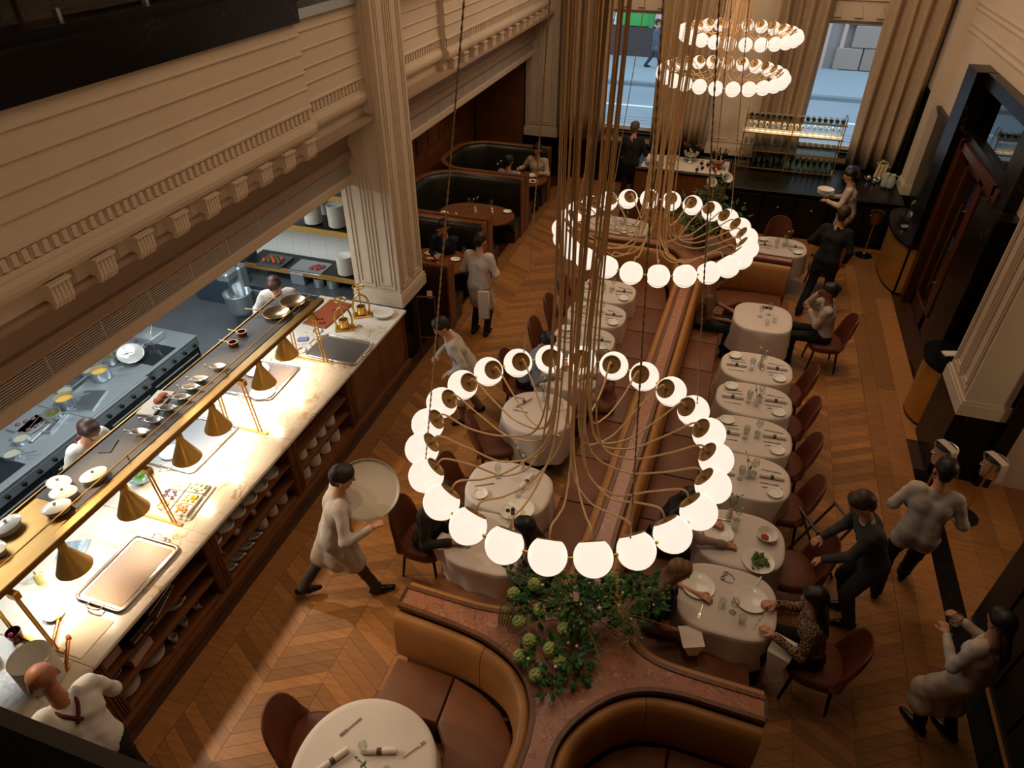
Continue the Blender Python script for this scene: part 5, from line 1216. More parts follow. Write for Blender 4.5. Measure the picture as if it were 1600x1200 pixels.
# ================================================================== CHANDELIERS
OPAL = mat('opal_globe', '#4a4640', .3, emit=('#ffefdb', 1.0))
RR, GR = .90, .104
def chandelier_():
    t = empty('chandelier', 'ring chandelier', 'chandelier', group='ring chandeliers of white globes')
    M().tube([(RR*math.cos(2*PI*k/72), RR*math.sin(2*PI*k/72), 0) for k in range(73)], .009, 8, False).build('ring_tube', GOLD, t, True)
    el = R(40); cutz = .80
    prof = [(1e-4, -GR)]+[(GR*math.sin(a), -GR*math.cos(a)) for a in [R(v) for v in range(12, 144, 11)]]+[(GR*math.sqrt(1-cutz**2), GR*cutz)]
    # local +Z of the globe is the disc normal
    gm = M().lathe(prof, 28).mesh('globe', OPAL, True)
    rd = GR*math.sqrt(1-cutz**2)
    dmh = M().lathe([(rd+.004, GR*cutz-.004), (rd+.004, GR*cutz+.002), (rd*.97, GR*cutz+.003), (rd*.85, GR*cutz-.006), (.012, GR*cutz-.012), (.010, GR*cutz+.006), (.006, GR*cutz+.012), (1e-4, GR*cutz+.012)], 28).mesh('cap_disc', BRONZE, 40)
    zb_ = -.052; rb_ = math.sqrt(GR*GR-zb_*zb_); sm_ = M().lathe([(rb_, zb_-.0015), (rb_+.0016, zb_-.001), (rb_+.0016, zb_+.001), (rb_, zb_+.0015)], 32).mesh('seam_band', GOLD, True)
    rnd = random.Random(11)
    for k in range(24):
        a = 2*PI*(k+.5)/24; c_, s_ = math.cos(a), math.sin(a)
        nrm = Vector((-c_*math.cos(el), -s_*math.cos(el), math.sin(el)))
        q = nrm.to_track_quat('Z', 'Y')
        g = bpy.data.objects.new('globe', gm); COL.objects.link(g); g.parent = t; g.location = (RR*c_, RR*s_, 0); g.rotation_mode = 'QUATERNION'; g.rotation_quaternion = q
        inst(dmh, 'cap_disc', (0, 0, 0), parent=g)
        b = inst(sm_, 'seam_band', (0, 0, 0), parent=g); b.rotation_mode = 'QUATERNION'; b.rotation_quaternion = q.inverted()
        p0 = Vector((RR*c_, RR*s_, 0))+nrm*(GR*.8); j = rnd.uniform(-.35, .35); zr = rnd.uniform(-.20, .02); rr_ = rnd.uniform(.10, .2)
        pts = [p0, p0+nrm*.07, Vector((RR*.68*math.cos(a+j*.1), RR*.68*math.sin(a+j*.1), .02+zr*.2)), Vector((RR*.42*math.cos(a+j*.3), RR*.42*math.sin(a+j*.3), zr)),
               Vector((rr_*math.cos(a+j), rr_*math.sin(a+j), zr+.14)), Vector((rr_*.7*math.cos(a+j), rr_*.7*math.sin(a+j), .75)), Vector((.13*math.cos(a+j*.6), .13*math.sin(a+j*.6), 2.0)), Vector((.16*math.cos(a), .16*math.sin(a), CHH))]
        M().tube(smooth_path(pts, 6), .0062, 6).build('cord', mat('cord_fabric', '#f0c890', .6), t, True)
    for k in range(4):
        a = R(35+90*k); P0 = Vector((RR*math.cos(a), RR*math.sin(a), .0)); P1 = Vector((.2*math.cos(a), .2*math.sin(a), CHH))
        n = 260; pts = [P0.lerp(P1, i/n) for i in range(n+1)]
        M().tube(pts, [.0058 if i % 2 else .0026 for i in range(n+1)], 5).build('bead_chain', mat('chain_bronze', '#c8a678', .5, .2), t)
    M().lathe([(.001, CHH), (.3, CHH), (.3, CHH+.05), (.001, CHH+.05)], 32).build('ceiling_canopy', BRONZE, t, 35)
    return t
CHH = 5.0
CHN = Proto(chandelier_)
CHN.put((-.63, 3.1, 3.2), 0, 'largest looking ring chandelier of lit globes, hanging over the near tables')
CHN.put((-.575, 6.35, 3.2), .06, 'second ring chandelier of lit globes, in front of the far flower vase')
CHN.put((-.34, 11.56, 3.6), .1, 'lower of the two small looking ring chandeliers before the curtains')
CHN.put((-.22, 12.75, 3.98), .02, 'upper of the two small looking ring chandeliers before the curtains')

# ================================================================== BAR at the window wall
ba = empty('marble_bar', 'black marble service bar below the bottle and glass rack', 'bar', (.12, 14.25, 0))
M().box((0, .05, .0), (3.28, 1.75, .89)).build('bar_body', BLACKM, ba); M().rbox((-.03, 0, .89), (3.3, 1.78, .945), .01).build('bar_top', BLACKM, ba)
for k in range(5):
    d = M().rbox((.06+k*.65, .03, .08), (.66+k*.65, .055, .84), .006).build('drawer_front', BLACKP, ba); M().ball((.36+k*.65, .02, .62), .02, 10, 6).build('knob', BRASS, d, True)
wc = empty('service_station', 'walnut service station with white cloth beside the black bar', 'counter', (-1.92, 14.82, 0))
M().box((0, .05, 0), (1.98, 1.2, .88)).build('station_body', WALNUT, wc); M().rbox((-.02, 0, .88), (2.0, 1.22, .935), .008).build('station_top', BLACKP, wc)
M().box((.1, .08, .935), (1.95, 1.0, .94)).build('cloth_runner', PAPER, wc)
for k in range(3): M().rbox((.05+k*.64, .03, .1), (.63+k*.64, .055, .85), .005).build('station_door', WALNUT, wc)
# bottle and glass rack
rk = empty('glass_rack', 'brass and glass rack with bottles and rows of glasses on the black bar', 'rack', (.2, 15.45, .945))
for x in (0, .95, 1.93):
    for y in (0, .34): M().tube([(x, y, 0), (x, y, 1.06 if x < 1.9 or y else 1.2)], .011, 8).build('rack_post', BRASS, rk)
    M().tube(smooth_path([(x, 0, 1.06), (x, .06, 1.2), (x, .28, 1.2), (x, .34, 1.06)]), .009, 6).build('rack_hoop', BRASS, rk)
for z in (.06, .42, .78, 1.06):
    s_ = M().box((-.02, -.02, z-.01), (1.95, .36, z)).build('rack_shelf', mat('pale_shelf', '#e4d8c6', .3) if z == .78 else glassy('shelf_glass_%d' % int(z*100), '#cfdcd4', .4), rk)
    M().box((-.03, -.03, z-.018), (1.96, -.02, z+.006)).build('shelf_edge', BRASS, s_)
def bottle_(c, cc, name='wine_bottle'):
    def f():
        t = empty(name, 'bottle', 'bottle')
        M().lathe([(.001, 0), (.036, 0), (.038, .005), (.038, .19), (.03, .215), (.014, .235), (.013, .30), (.001, .302)], 16).build('bottle_body', c, t, 40)
        M().lathe([(.0145, .25), (.0145, .305), (.001, .307)], 12).build('capsule', cc, t, 35); M().lathe([(.0385, .06), (.0385, .14)], 16).build('bottle_label', PAPER, t)
        return t
    return Proto(f)
BG = mat('bottle_glass', '#0c0f0a', .08); BT = bottle_(BG, BLACKP); BT2 = bottle_(BG, mat('orange_foil', '#c2602a', .4), 'champagne_bottle')
for k in range(17):
    if k == 8: continue
    p = BT2 if k in (1, 9) else BT
    o = p.put((.28+k*.112, 15.72, 2.045), 0, 'wine bottle lying on the top of the rack, %s half' % ('left' if k < 8 else 'right'), 'bottles lying on the rack'); o.rotation_euler = (R(88), 0, 0)
wgt = [('stemmed glass hanging rack row, upper shelf', 1.725), ('stemmed glass on the middle rack shelf', 1.366), ('stemmed glass on the bottom rack shelf', 1.006)]
for r_, (lb, z) in enumerate(wgt):
    for k in range(16):
        for j in range(2):
            x = .27+k*.118; half = 'left half' if k < 8 else 'right half'
            if r_ == 2 and k >= 8: continue
            WG.put((x, 15.55+j*.13, z), 0, 'clear stemmed glass on the %s rack shelf, %s' % (('upper', 'middle', 'bottom')[r_], half), 'stemmed glasses, %s shelf %s' % (('upper', 'middle', 'bottom')[r_], half))
CAR = Proto(lathe_thing('carafe', 'carafe', [(.001, 0), (.045, 0), (.048, .01), (.046, .1), (.02, .15), (.018, .2), (.024, .22), (.022, .22), (.016, .2), (.018, .15), (.043, .1), (.044, .012), (.001, .01)], mat('green_glass', '#9fc0a4', .05, trans=.7), 18, True))
for k in range(8):
    for j in range(2): CAR.put((1.22+k*.118, 15.55+j*.14, 1.006), 0, 'green water carafe on the bottom rack shelf, below the window', 'green carafes')
# things on the service station and bar
def bucket_tub(name, lb, x, y, n, copper):
    t = empty(name, lb, 'ice bucket', (x, y, .945))
    M().lathe([(.001, .0), (.10, 0), (.09, .015), (.05, .05), (.09, .09), (.17, .19), (.18, .2), (.165, .2), (.08, .1), (.001, .09)], 28).build('tub_body', copper, t, True)
    for k in range(n):
        b = (BT2 if k % 3 == 0 else BT).put((x+.09*math.cos(k*2*PI/n), y+.09*math.sin(k*2*PI/n), 1.06), 0, 'bottle standing in the '+('silver' if copper is SILVER else 'copper')+' tub on the service station', 'bottles in the '+name); b.rotation_euler = (.3*math.sin(k*2*PI/n)*-1, .3*math.cos(k*2*PI/n), 0)
bucket_tub('wine_tub', 'silver footed tub of bottles on the service station', -.82, 15.55, 6, SILVER); bucket_tub('bottle_tub', 'copper footed tub of bottles beside the black bar', -.22, 15.25, 8, COPPER)
for k, (x, y) in enumerate(((-.62, 15.2), (-.52, 15.35), (-.56, 15.65), (-.42, 15.6))): BT.put((x, y, .941), 0, 'dark wine bottle standing between the silver and copper tubs', 'bottles between the tubs')
for k in range(6): CUPH.put((-1.3+.09*(k % 3), 15.55+.1*(k//3), .941), k, 'white cup at the back of the service station', 'cups on the service station')
for k in range(5): SPLATE.put((-1.2, 15.25, .941+k*.012), 0, 'white plate in the stack on the service station', 'plates on the service station')
o = M().lathe([(.001, 0), (.2, 0), (.21, .01), (.2, .014), (.001, .012)], 28).build('round_tray', SILVER, loc=(-1.55, 15.1, .941)); tag(o, 'round silver tray at the elbow of the man in black suit', 'tray')
o = M().rbox((-.12, -.16, 0), (.12, .16, .03), .004).build('booking_ledger', PAPER, loc=(-1.6, 15.5, .941)); tag(o, 'pale ledger on the service station', 'book')
for k, (x, y) in enumerate(((2.95, 15.35), (3.05, 15.5), (3.15, 15.38), (2.85, 15.5), (3.2, 15.55))): POT.put((x, y, .946), k, 'silver pot on the bar below the corner curtain', 'silver pots on the bar')
for x, y, lb in ((3.22, 15.15, 'nearer the cream pilaster'), (3.12, 15.2, 'farther from the cream pilaster')):
    t = empty('water_jug', 'pale green ceramic jug on the bar, '+lb, 'jug', (x, y, .946))
    M().lathe([(.001, 0), (.065, 0), (.075, .05), (.07, .2), (.045, .26), (.05, .29), (.04, .29), (.035, .26), (.001, .25)], 20).build('jug_body', mat('celadon', '#a3ab98', .3), t, True)
    M().tube(smooth_path([(.045, 0, .27), (.11, 0, .24), (.09, 0, .14), (.07, 0, .1)]), .009, 6).build('handle', mat('celadon', '#a3ab98', .3), t, True)
for k in range(3):
    o = M().tube([(0, 0, 0), (.03, 0, .26)], [.035, .03], 10).build('rolled_towel', mat('towel', '#cdb48c', .9), loc=(2.98+k*.07, 15.62, 1.0), smooth=40); tag(o, 'rolled cream towel standing on the bar below the corner curtain', 'towel', 'rolled towels')
gn = empty('pot_plant', 'small flowering plant behind the rolled towels', 'plant', (3.1, 15.8, .946))
M().lathe([(.001, 0), (.06, 0), (.08, .12), (.07, .12), (.001, .1)], 16).build('plant_pot', BRONZE, gn, 35)
fl = M(); rnd = random.Random(9)
for k in range(70):
    d = Vector((rnd.gauss(0, 1), rnd.gauss(0, 1), abs(rnd.gauss(0, 1)))).normalized(); fl.ball(tuple(Vector((0, 0, .22))+d*.14*rnd.random()**.4), .016, 5, 4)
q = fl.build('blossom_cluster', mat('cream_blossom', '#b0a468', .6), gn); q['kind'] = 'stuff'
o = M().lathe([(.001, 0), (.15, 0), (.17, .1), (.14, .26), (.09, .3), (.001, .3)], 20).build('blue_urn', mat('blue_ceramic', '#2a3350', .2), loc=(2.5, 15.4, .946), smooth=True); tag(o, 'dark blue rounded urn at the end of the glass rack', 'urn')
# consoles with brass fronts against the door wall
def console(lb, pts, top):
    t = empty('brass_console', lb, 'console', group='curved brass consoles')
    M().prism(pts, .04, .9).build('cabinet_body', BRASS, t, 40); M().prism(top, .9, .945).build('console_top', BLACKM, t); M().prism(pts, 0, .04).build('plinth', BLACKP, t)
def quarter(x, y0, y1, d): 
    p = [(x, y0)]
    for k in range(13):
        a = PI*k/12; p.append((x-d*math.sin(a)**.6, y0+(y1-y0)*(.5-.5*math.cos(a))))
    return p
console('curved brass console with black top beyond the door', quarter(3.5, 12.3, 14.1, .42), quarter(3.5, 12.25, 14.15, .47))
console('curved brass console with black top beside the near door pilaster', quarter(3.5, 8.34, 9.2, .5), quarter(3.5, 8.32, 9.24, .55))
o = M().rbox((-.12, -.06, 0), (.12, .06, .03), .008).build('folded_napkin', PAPER, loc=(3.3, 8.85, .946), rz=.3); tag(o, 'folded white napkin on the console beside the door pilaster', 'napkin')
o = M().lathe([(.001, 0), (.08, 0), (.16, .1), (.165, .1), (.15, .1), (.07, .012), (.001, .012)], 24).build('glass_bowl', GLASS, loc=(3.32, 13.55, .946), smooth=True); tag(o, 'glass bowl on the console beyond the door', 'bowl')
o = M().lathe([(.001, 0), (.06, 0), (.05, .15), (.03, .3), (.025, .3), (.04, .15), (.05, .012), (.001, .012)], 20).build('glass_vase', GLASS, loc=(3.42, 13.75, .946), smooth=True); tag(o, 'tall glass vase on the console beyond the door', 'vase')
o = M().lathe([(.001, 0), (.05, 0), (.07, .05), (.065, .05), (.001, .01)], 18).build('silver_dish', SILVER, loc=(3.25, 13.1, .946), smooth=True); tag(o, 'small silver dish on the console beyond the door', 'dish')
# champagne bucket stands
def stand_(metal):
    def f():
        t = empty('bucket_stand', 'champagne bucket stand', 'bucket stand', group='champagne bucket stands')
        M().lathe([(.001, 0), (.16, 0), (.16, .012), (.03, .03), (.001, .03)], 28).build('foot_plate', BLACKMET, t, 35); M().lathe([(.02, .02), (.035, .05), (.02, .08), (.011, .1), (.011, .66), (.02, .68)], 16).build('stem', BRASS, t, 40)
        b = M().lathe([(.001, .68), (.085, .68), (.09, .69), (.115, .90), (.125, .905), (.122, .915), (.108, .91), (.084, .70), (.001, .70)], 28).build('bucket', metal, t, 40)
        for s_ in (-1, 1): M().tube(smooth_path([(s_*.11, -.03, .85), (s_*.145, 0, .84), (s_*.11, .03, .85)]), .006, 6).build('handle', metal, b, True)
        return t
    return f
ST = Proto(stand_(SILVER)); ST.put((2.92, 6.85, 0), .3, 'champagne bucket stand under the waiter\'s head, left of two with napkins'); ST.put((3.4, 6.8, 0), .3, 'champagne bucket stand with napkin beyond the black threshold')
Proto(stand_(mat('brass_bucket', '#9a6c38', .3, 1))).put((2.9, 13.85, 0), .3, 'lone brass champagne bucket stand in front of the black bar')
for x, y, lb in ((2.92, 6.85, 'left'), (3.4, 6.8, 'right')):
    m = M(); pts = [(-.02, -.16, .72), (-.01, -.135, .90), (0, -.11, .93), (0, 0, .935), (0, .11, .925), (.01, .135, .88)]
    m.sweep([(0, 0), (1, 0)], [(0, 0), (0, 0), (0, 0)]) if False else None
    vs = []
    for p in smooth_path(pts, 4):
        for s_ in (-.045, .045): vs += [(p[0]+s_, p[1], p[2]), (p[0]+s_, p[1]+.004, p[2]+.006)]
    n = len(vs)//4; fs = []
    for i in range(n-1):
        a, b = i*4, i*4+4; fs += [(a+1, a+3, b+3, b+1), (a, b, b+2, a+2), (a, a+1, b+1, b), (a+2, b+2, b+3, a+3)]
    o = M().add(vs, fs).build('bucket_napkin', mat('bucket_linen', '#b8a694', .9), loc=(x, y, 0), rz=.5, smooth=40); tag(o, 'white napkin draped over the %s champagne bucket by the threshold' % lb, 'napkin')

# ================================================================== FLOWERS
def leafclump(m, c, n, rad, size, rnd, flat=.7, droop=0):
    for k in range(n):
        d = Vector((rnd.gauss(0, 1), rnd.gauss(0, 1), rnd.gauss(0, 1)*flat)).normalized(); p = Vector(c)+d*rad*(.3+.7*rnd.random())
        p.z -= droop*rnd.random()
        t = (d+Vector((rnd.uniform(-.6, .6), rnd.uniform(-.6, .6), rnd.uniform(-.5, .5)))).normalized()*size*(.6+.7*rnd.random()); w = t.cross(Vector((rnd.uniform(-.3, .3), rnd.uniform(-.3, .3), 1))).normalized()*size*.30
        u = t.cross(w).normalized()*size*.1
        m.add([p, p+t*.45+w+u, p+t, p+t*.45-w+u, p+t*.5-u*.6], [(0, 1, 4), (1, 2, 4), (2, 3, 4), (3, 0, 4)])
fa = empty('flower_arrangement', 'large loose arrangement of green foliage and pale blooms on the marble divider', 'flowers', (-.5, 3.3, .996))
rnd = random.Random(21)
M().lathe([(.001, 0), (.10, 0), (.13, .1), (.15, .16), (.14, .16), (.12, .1), (.001, .02)], 24).build('vase', BRONZE, fa, 40)
m = M(); clumps = [(0, 0, .3, .22, 150), (-.35, 0, .22, .2, 110), (.35, .12, .24, .2, 110), (.05, -.3, .12, .18, 90), (-.2, -.38, .06, .16, 70), (.55, .28, .18, .16, 60), (-.5, .1, .15, .14, 50), (.1, .2, .35, .2, 90), (-.05, -.62, .03, .10, 34), (.45, .3, .3, .15, 60), (.12, -.45, .02, .1, 30)]
for x, y, z, r_, n in clumps: leafclump(m, (x, y, z+.05), n, r_, .075, rnd)
q = m.build('leaves', LEAF, fa); q['kind'] = 'stuff'
m = M()
for x, y, z, n in ((.3, .1, .35, 60), (.1, -.1, .3, 60), (.6, .3, .28, 50), (-.45, -.12, .2, 40), (.42, -.05, .25, 50)): leafclump(m, (x, y, z), n, .12, .035, rnd)
q = m.build('fine_sprays', LEAF_L, fa); q['kind'] = 'stuff'
def bloom(par, c, r_, mt):
    m = M(); rn = random.Random(int(c[0]*1000+c[1]*77))
    for k in range(40):
        z = 1-2*(k+.5)/40; a = k*2.4; rr_ = math.sqrt(1-z*z); m.ball((c[0]+r_*.75*rr_*math.cos(a), c[1]+r_*.75*rr_*math.sin(a), c[2]+r_*.75*z), r_*.33, 6, 4)
    m.build('bloom', mt, par, True)
for c in ((-.52, -.05, .3), (-.38, .06, .34), (-.42, -.22, .2), (-.28, -.12, .28), (-.3, -.33, .16), (-.12, -.38, .2), (-.03, -.42, .14), (-.22, .25, .36), (.02, .28, .42), (.2, .3, .38), (-.05, -.22, .27), (-.34, -.45, .10), (-.18, -.55, .08), (.28, .28, .34)): bloom(fa, c, .055, BLOOM)
for k in range(26):
    cl_ = clumps[k % 6]; c = (cl_[0]+rnd.gauss(0, .09), cl_[1]+rnd.gauss(0, .09), cl_[2]+.05+.12*rnd.random())
    M().ball(c, .014, 6, 4).build('white_blossom', WFLOW, fa, True)
for k in range(26):
    a = rnd.uniform(0, 2*PI); r_ = rnd.uniform(.35, .75); e = Vector((r_*math.cos(a), r_*math.sin(a)*.8, rnd.uniform(.02, .5)))
    M().tube(smooth_path([(0, 0, .1), tuple(e*.5+Vector((0, 0, .18))), tuple(e)], 4), .004, 5).build('stem', TWIG, fa)
for k in range(8):
    x = -.55+.03*k; M().tube(smooth_path([(x, -.05, .3), (x-.06, -.12, .18), (x-.05-.01*k, -.22, .05)], 4), [.004]*5+[.010]*3+[.002], 6).build('grass_plume', mat('dry_plume', '#7d6236', .8), fa)
fb_ = empty('flower_vase', 'metal vase of dense greenery with white lilies on the far end of the divider', 'flowers', (-.22, 11.15, .996)); fb_.scale = (1.25, 1.25, 1.2)
M().lathe([(.001, 0), (.085, 0), (.09, .01), (.10, .2), (.11, .26), (.10, .26), (.09, .2), (.001, .05)], 24).build('vase', mat('pewter', '#8c8276', .35, .8), fb_, 40)
m = M()
for x, y, z, r_, n in ((0, 0, .45, .3, 220), (-.25, 0, .5, .22, 110), (.3, 0, .45, .24, 120), (.05, .1, .7, .2, 80), (.1, 0, .95, .12, 30), (0, -.15, .35, .2, 80)): leafclump(m, (x, y, z), n, r_, .085, rnd)
q = m.build('leaves', LEAF, fb_); q['kind'] = 'stuff'
for k in range(12): bloom(fb_, (rnd.uniform(-.3, .4), rnd.uniform(-.25, .1), .35+.35*rnd.random()), .05, BLOOM)
for c in ((.18, -.05, .98), (.0, 0, .88)): M().lathe([(.008, -.1), (.02, -.02), (.06, .05), (.075, .06), (.05, .04), (.001, -.06)], 12, c, Matrix.Rotation(.7, 4, 'X') @ Matrix.Rotation(.4, 4, 'Y')).build('lily', WFLOW, fb_, True)
# ================================================================== PEOPLE
def sdf_mesh(prims, res, k=.03, wob=0):
    """prims: (a, ra, b, rb) tapered capsules, smooth union -> vertices, quads (surface nets)"""
    A = np.array([p[0] for p in prims], float); B = np.array([p[2] for p in prims], float)
    RA = np.array([p[1] for p in prims], float); RB = np.array([p[3] for p in prims], float)
    pad = np.maximum(RA, RB)[:, None]+res*3
    lo = np.minimum(A-pad, B-pad).min(0); hi = np.maximum(A+pad, B+pad).max(0)
    n = np.ceil((hi-lo)/res).astype(int)+1
    ax = [lo[i]+res*np.arange(n[i]) for i in range(3)]
    g = np.full(n, 1.0, np.float32)
    for a, b, ra, rb in zip(A, B, RA, RB):
        m = max(ra, rb)+k+res*2
        i0 = np.maximum(0, np.floor((np.minimum(a, b)-m-lo)/res).astype(int)); i1 = np.minimum(n, np.ceil((np.maximum(a, b)+m-lo)/res).astype(int)+1)
        X = ax[0][i0[0]:i1[0], None, None]; Y = ax[1][None, i0[1]:i1[1], None]; Z = ax[2][None, None, i0[2]:i1[2]]
        d = b-a; dd = max(1e-9, float(d @ d))
        t = np.clip(((X-a[0])*d[0]+(Y-a[1])*d[1]+(Z-a[2])*d[2])/dd, 0, 1)
        D = np.sqrt((X-a[0]-t*d[0])**2+(Y-a[1]-t*d[1])**2+(Z-a[2]-t*d[2])**2)-(ra+(rb-ra)*t)
        s = (slice(i0[0], i1[0]), slice(i0[1], i1[1]), slice(i0[2], i1[2])); G = g[s]
        h = np.clip(.5+.5*(G-D)/k, 0, 1); g[s] = G*(1-h)+D*h-k*h*(1-h)
    if wob:
        X, Y, Z = np.meshgrid(*ax, indexing='ij', sparse=True)
        g = g+wob*(np.sin(31*X+17*Z)*np.sin(27*Y-23*Z+1)+.6*np.sin(55*Z+20*X)*np.sin(40*Y+9))
    S = g < 0
    c = np.stack([S[i:n[0]-1+i, j:n[1]-1+j, l:n[2]-1+l] for i in (0, 1) for j in (0, 1) for l in (0, 1)])
    act = c.any(0) & ~c.all(0)
    idx = np.argwhere(act); N = len(idx)
    vid = np.full(act.shape, -1, int); vid[act] = np.arange(N)
    acc = np.zeros((N, 3)); cnt = np.zeros(N)
    cor = [(i, j, l) for i in (0, 1) for j in (0, 1) for l in (0, 1)]
    for p in cor:
        for axis in range(3):
            if p[axis]: continue
            q = list(p); q[axis] = 1
            va = g[tuple((idx+np.array(p)).T)]; vb = g[tuple((idx+np.array(q)).T)]
            mk = (va < 0) != (vb < 0)
            t = np.where(mk, va/np.where(mk, va-vb, 1), 0)
            pt = idx+np.array(p)+t[:, None]*np.eye(3)[axis]
            acc[mk] += pt[mk]; cnt[mk] += 1
    V = lo+res*acc/cnt[:, None]
    F = []
    for axis in range(3):
        o1, o2 = [i for i in range(3) if i != axis]
        sl0 = [slice(1, -1)]*3; sl0[axis] = slice(0, n[axis]-1); sl1 = list(sl0); sl1[axis] = slice(1, n[axis])
        ch = S[tuple(sl0)] != S[tuple(sl1)]
        e = np.argwhere(ch); e[:, o1] += 1; e[:, o2] += 1
        if not len(e): continue
        quad = []
        for d1, d2 in ((0, 0), (-1, 0), (-1, -1), (0, -1)):
            w = e.copy(); w[:, o1] += d1; w[:, o2] += d2; quad.append(vid[tuple(w.T)])
        F.append(np.stack(quad, 1))
    F = np.concatenate(F) if F else np.zeros((0, 4), int)
    return V, F[(F >= 0).all(1)]
def np_build(parts_, name, mt, parent):
    vs, fs, o = [], [], 0
    for V, F in parts_: vs.append(V); fs.append(F+o); o += len(V)
    V = np.concatenate(vs); F = np.concatenate(fs)
    me = bpy.data.meshes.new(name); me.from_pydata(V.tolist(), [], F.tolist())
    bm = bmesh.new(); bm.from_mesh(me); bmesh.ops.recalc_face_normals(bm, faces=bm.faces); bm.to_mesh(me); bm.free()
    me.materials.append(mt); me.shade_smooth()
    ob = bpy.data.objects.new(name, me); COL.objects.link(ob); ob.parent = parent; return ob
def ik(a, b, l1, l2, hint):
    a, b = np.array(a, float), np.array(b, float); d = b-a; L = np.linalg.norm(d); mx_ = (l1+l2)*.999
    if L > mx_: b = a+d/L*mx_; d = b-a; L = mx_
    x = (l1*l1-l2*l2+L*L)/(2*L); hh = math.sqrt(max(0, l1*l1-x*x)); u = d/L
    hv = np.array(hint, float); hv = hv-u*(hv @ u); nv = np.linalg.norm(hv); hv = hv/nv if nv > 1e-6 else np.array([0, 1., 0])
    return a+u*x+hv*hh, b
SKIN = [mat('skin_light', '#c48a68', .5), mat('skin_warm', '#a86c4a', .5), mat('skin_tan', '#8f5a3a', .5)]
HAIRM = {'dark': mat('hair_dark', '#1a100b', .5), 'brown': mat('hair_brown', '#3b2415', .5), 'blonde': mat('hair_blonde', '#8a6238', .5, noise=(30, '#5f3f22', (1, 1, .1), 1)), 'grey': mat('hair_grey', '#55483e', .6)}
def fab(name, col, **k): return mat('fabric_'+name, col, .85, noise=(6, tuple(min(1, v*.82) for v in [int(col[i:i+2], 16)/255 for i in (1, 3, 5)]), None, 1), bump=(60, .12), **k)
def person(label, x, y, face, h=1.75, sit=False, z0=0, hipz=None, lean=0, side=0, twist=0, head=(0, 0), hands=None, feet=None, hair='dark', hairstyle='short', skin=0, top=None, top_kind='long', bottom=None, skirt=0, apron=None, apron_len=.35, strap=None, shoes=True, fem=False, hip_y=0, collar=None, dx=0):
    t = empty('person', label, 'person', (x, y, z0), R(face-90))
    s = h/1.75; v = lambda *a: np.array(a, float)
    hz = hipz if hipz else (.54 if sit else .93*s)
    P = v(dx, hip_y, hz)
    le, si, tw = R(lean), R(side), R(twist)
    u = v(math.sin(si), math.sin(le)*math.cos(si), math.cos(le)*math.cos(si)); u /= np.linalg.norm(u)
    r = v(math.cos(tw), math.sin(tw), 0); r = r-u*(r @ u); r /= np.linalg.norm(r); f = np.cross(u, r)
    sw = (.155 if fem else .18)*s; wd = .92 if fem else 1.0
    C = P+u*.33*s; N = P+u*.50*s; S = {'L': P+u*.455*s-r*sw, 'R': P+u*.455*s+r*sw}
    hy, hp = R(head[0]), R(head[1])
    hu = u*.55+v(0, 0, .45); hu /= np.linalg.norm(hu)
    hf = f*math.cos(hy)-r*math.sin(hy); hf = hf-hu*(hf @ hu); hf /= np.linalg.norm(hf); hr = np.cross(hf, hu)
    hu2 = hu*math.cos(hp)+hf*math.sin(hp); hf2 = hf*math.cos(hp)-hu*math.sin(hp)       # pitch>0 looks down
    H_ = N+hu*.11*s+hu2*.085*s+hf2*.015*s
    hs = s*(.95 if fem else 1.0)
    # limbs
    hd = dict(L=v(-.22, .06, hz-.12) if not sit else v(-.2, .32, .70), R=v(.22, .06, hz-.12) if not sit else v(.2, .32, .70))
    if hands:
        for k_, q in hands.items(): hd[k_] = v(*q)
    ft = dict(L=v(-.11, .0, .08), R=v(.11, .0, .08)) if not sit else dict(L=v(-.13, .42, .08), R=v(.13, .42, .08))
    if feet:
        for k_, q in feet.items(): ft[k_] = v(*q)
    E, Wt, K, An, Hp = {}, {}, {}, {}, {}
    for k_, sg in (('L', -1), ('R', 1)):
        E[k_], Wt[k_] = ik(S[k_], hd[k_], .285*s, .255*s, r*sg*.6-v(0, 0, 1)-f*.5)
        Hp[k_] = P+r*sg*.085*s-u*.03
        K[k_], An[k_] = ik(Hp[k_], ft[k_], .44*s, .43*s, v(sg*.12, 1, .25 if sit else 0))
    def torso(d):
        o = []
        for sg in (-1, 1):
            o += [(P+r*sg*.068*s, .108*s*wd+d, P+u*.16*s+r*sg*.05*s, .095*s*wd+d), (P+u*.16*s+r*sg*.05*s, .095*s*wd+d, C+r*sg*.075*s, .108*s*wd+d), (C+r*sg*.075*s, .108*s*wd+d, P+u*.445*s+r*sg*sw*.72, .066*s+d)]
            if fem: o.append((C+f*.075*s+r*sg*.06*s-u*.03*s, .055*s+d, C+f*.06*s+r*sg*.06*s, .06*s+d))
        o.append((N-u*.05*s, .062*s+d*.6, N, .054*s+d*.4)); return o
    def arm(k_, d, upto=2.0):
        e = [(S[k_], .050*s*wd+d, E[k_], .038*s*wd+d)]
        if upto >= 1: e.append((E[k_], .038*s*wd+d, E[k_]+(Wt[k_]-E[k_])*min(1, upto-1), (.038-.010*(upto-1))*s*wd+d))
        else: e = [(S[k_], .050*s*wd+d, S[k_]+(E[k_]-S[k_])*upto, (.050-.012*upto)*s*wd+d)]
        return e
    def leg(k_, d, flare=0): return [(Hp[k_], .088*s+d, K[k_], .056*s+d), (K[k_], .056*s+d, An[k_], .037*s+d+flare)]
    body = torso(-.006)
    for k_ in 'LR': body += arm(k_, -.004)+leg(k_, -.006)
    body += [(N-u*.05*s, .056*s, H_-hu2*.05*s, .05*s)]
    sk = SKIN[skin]
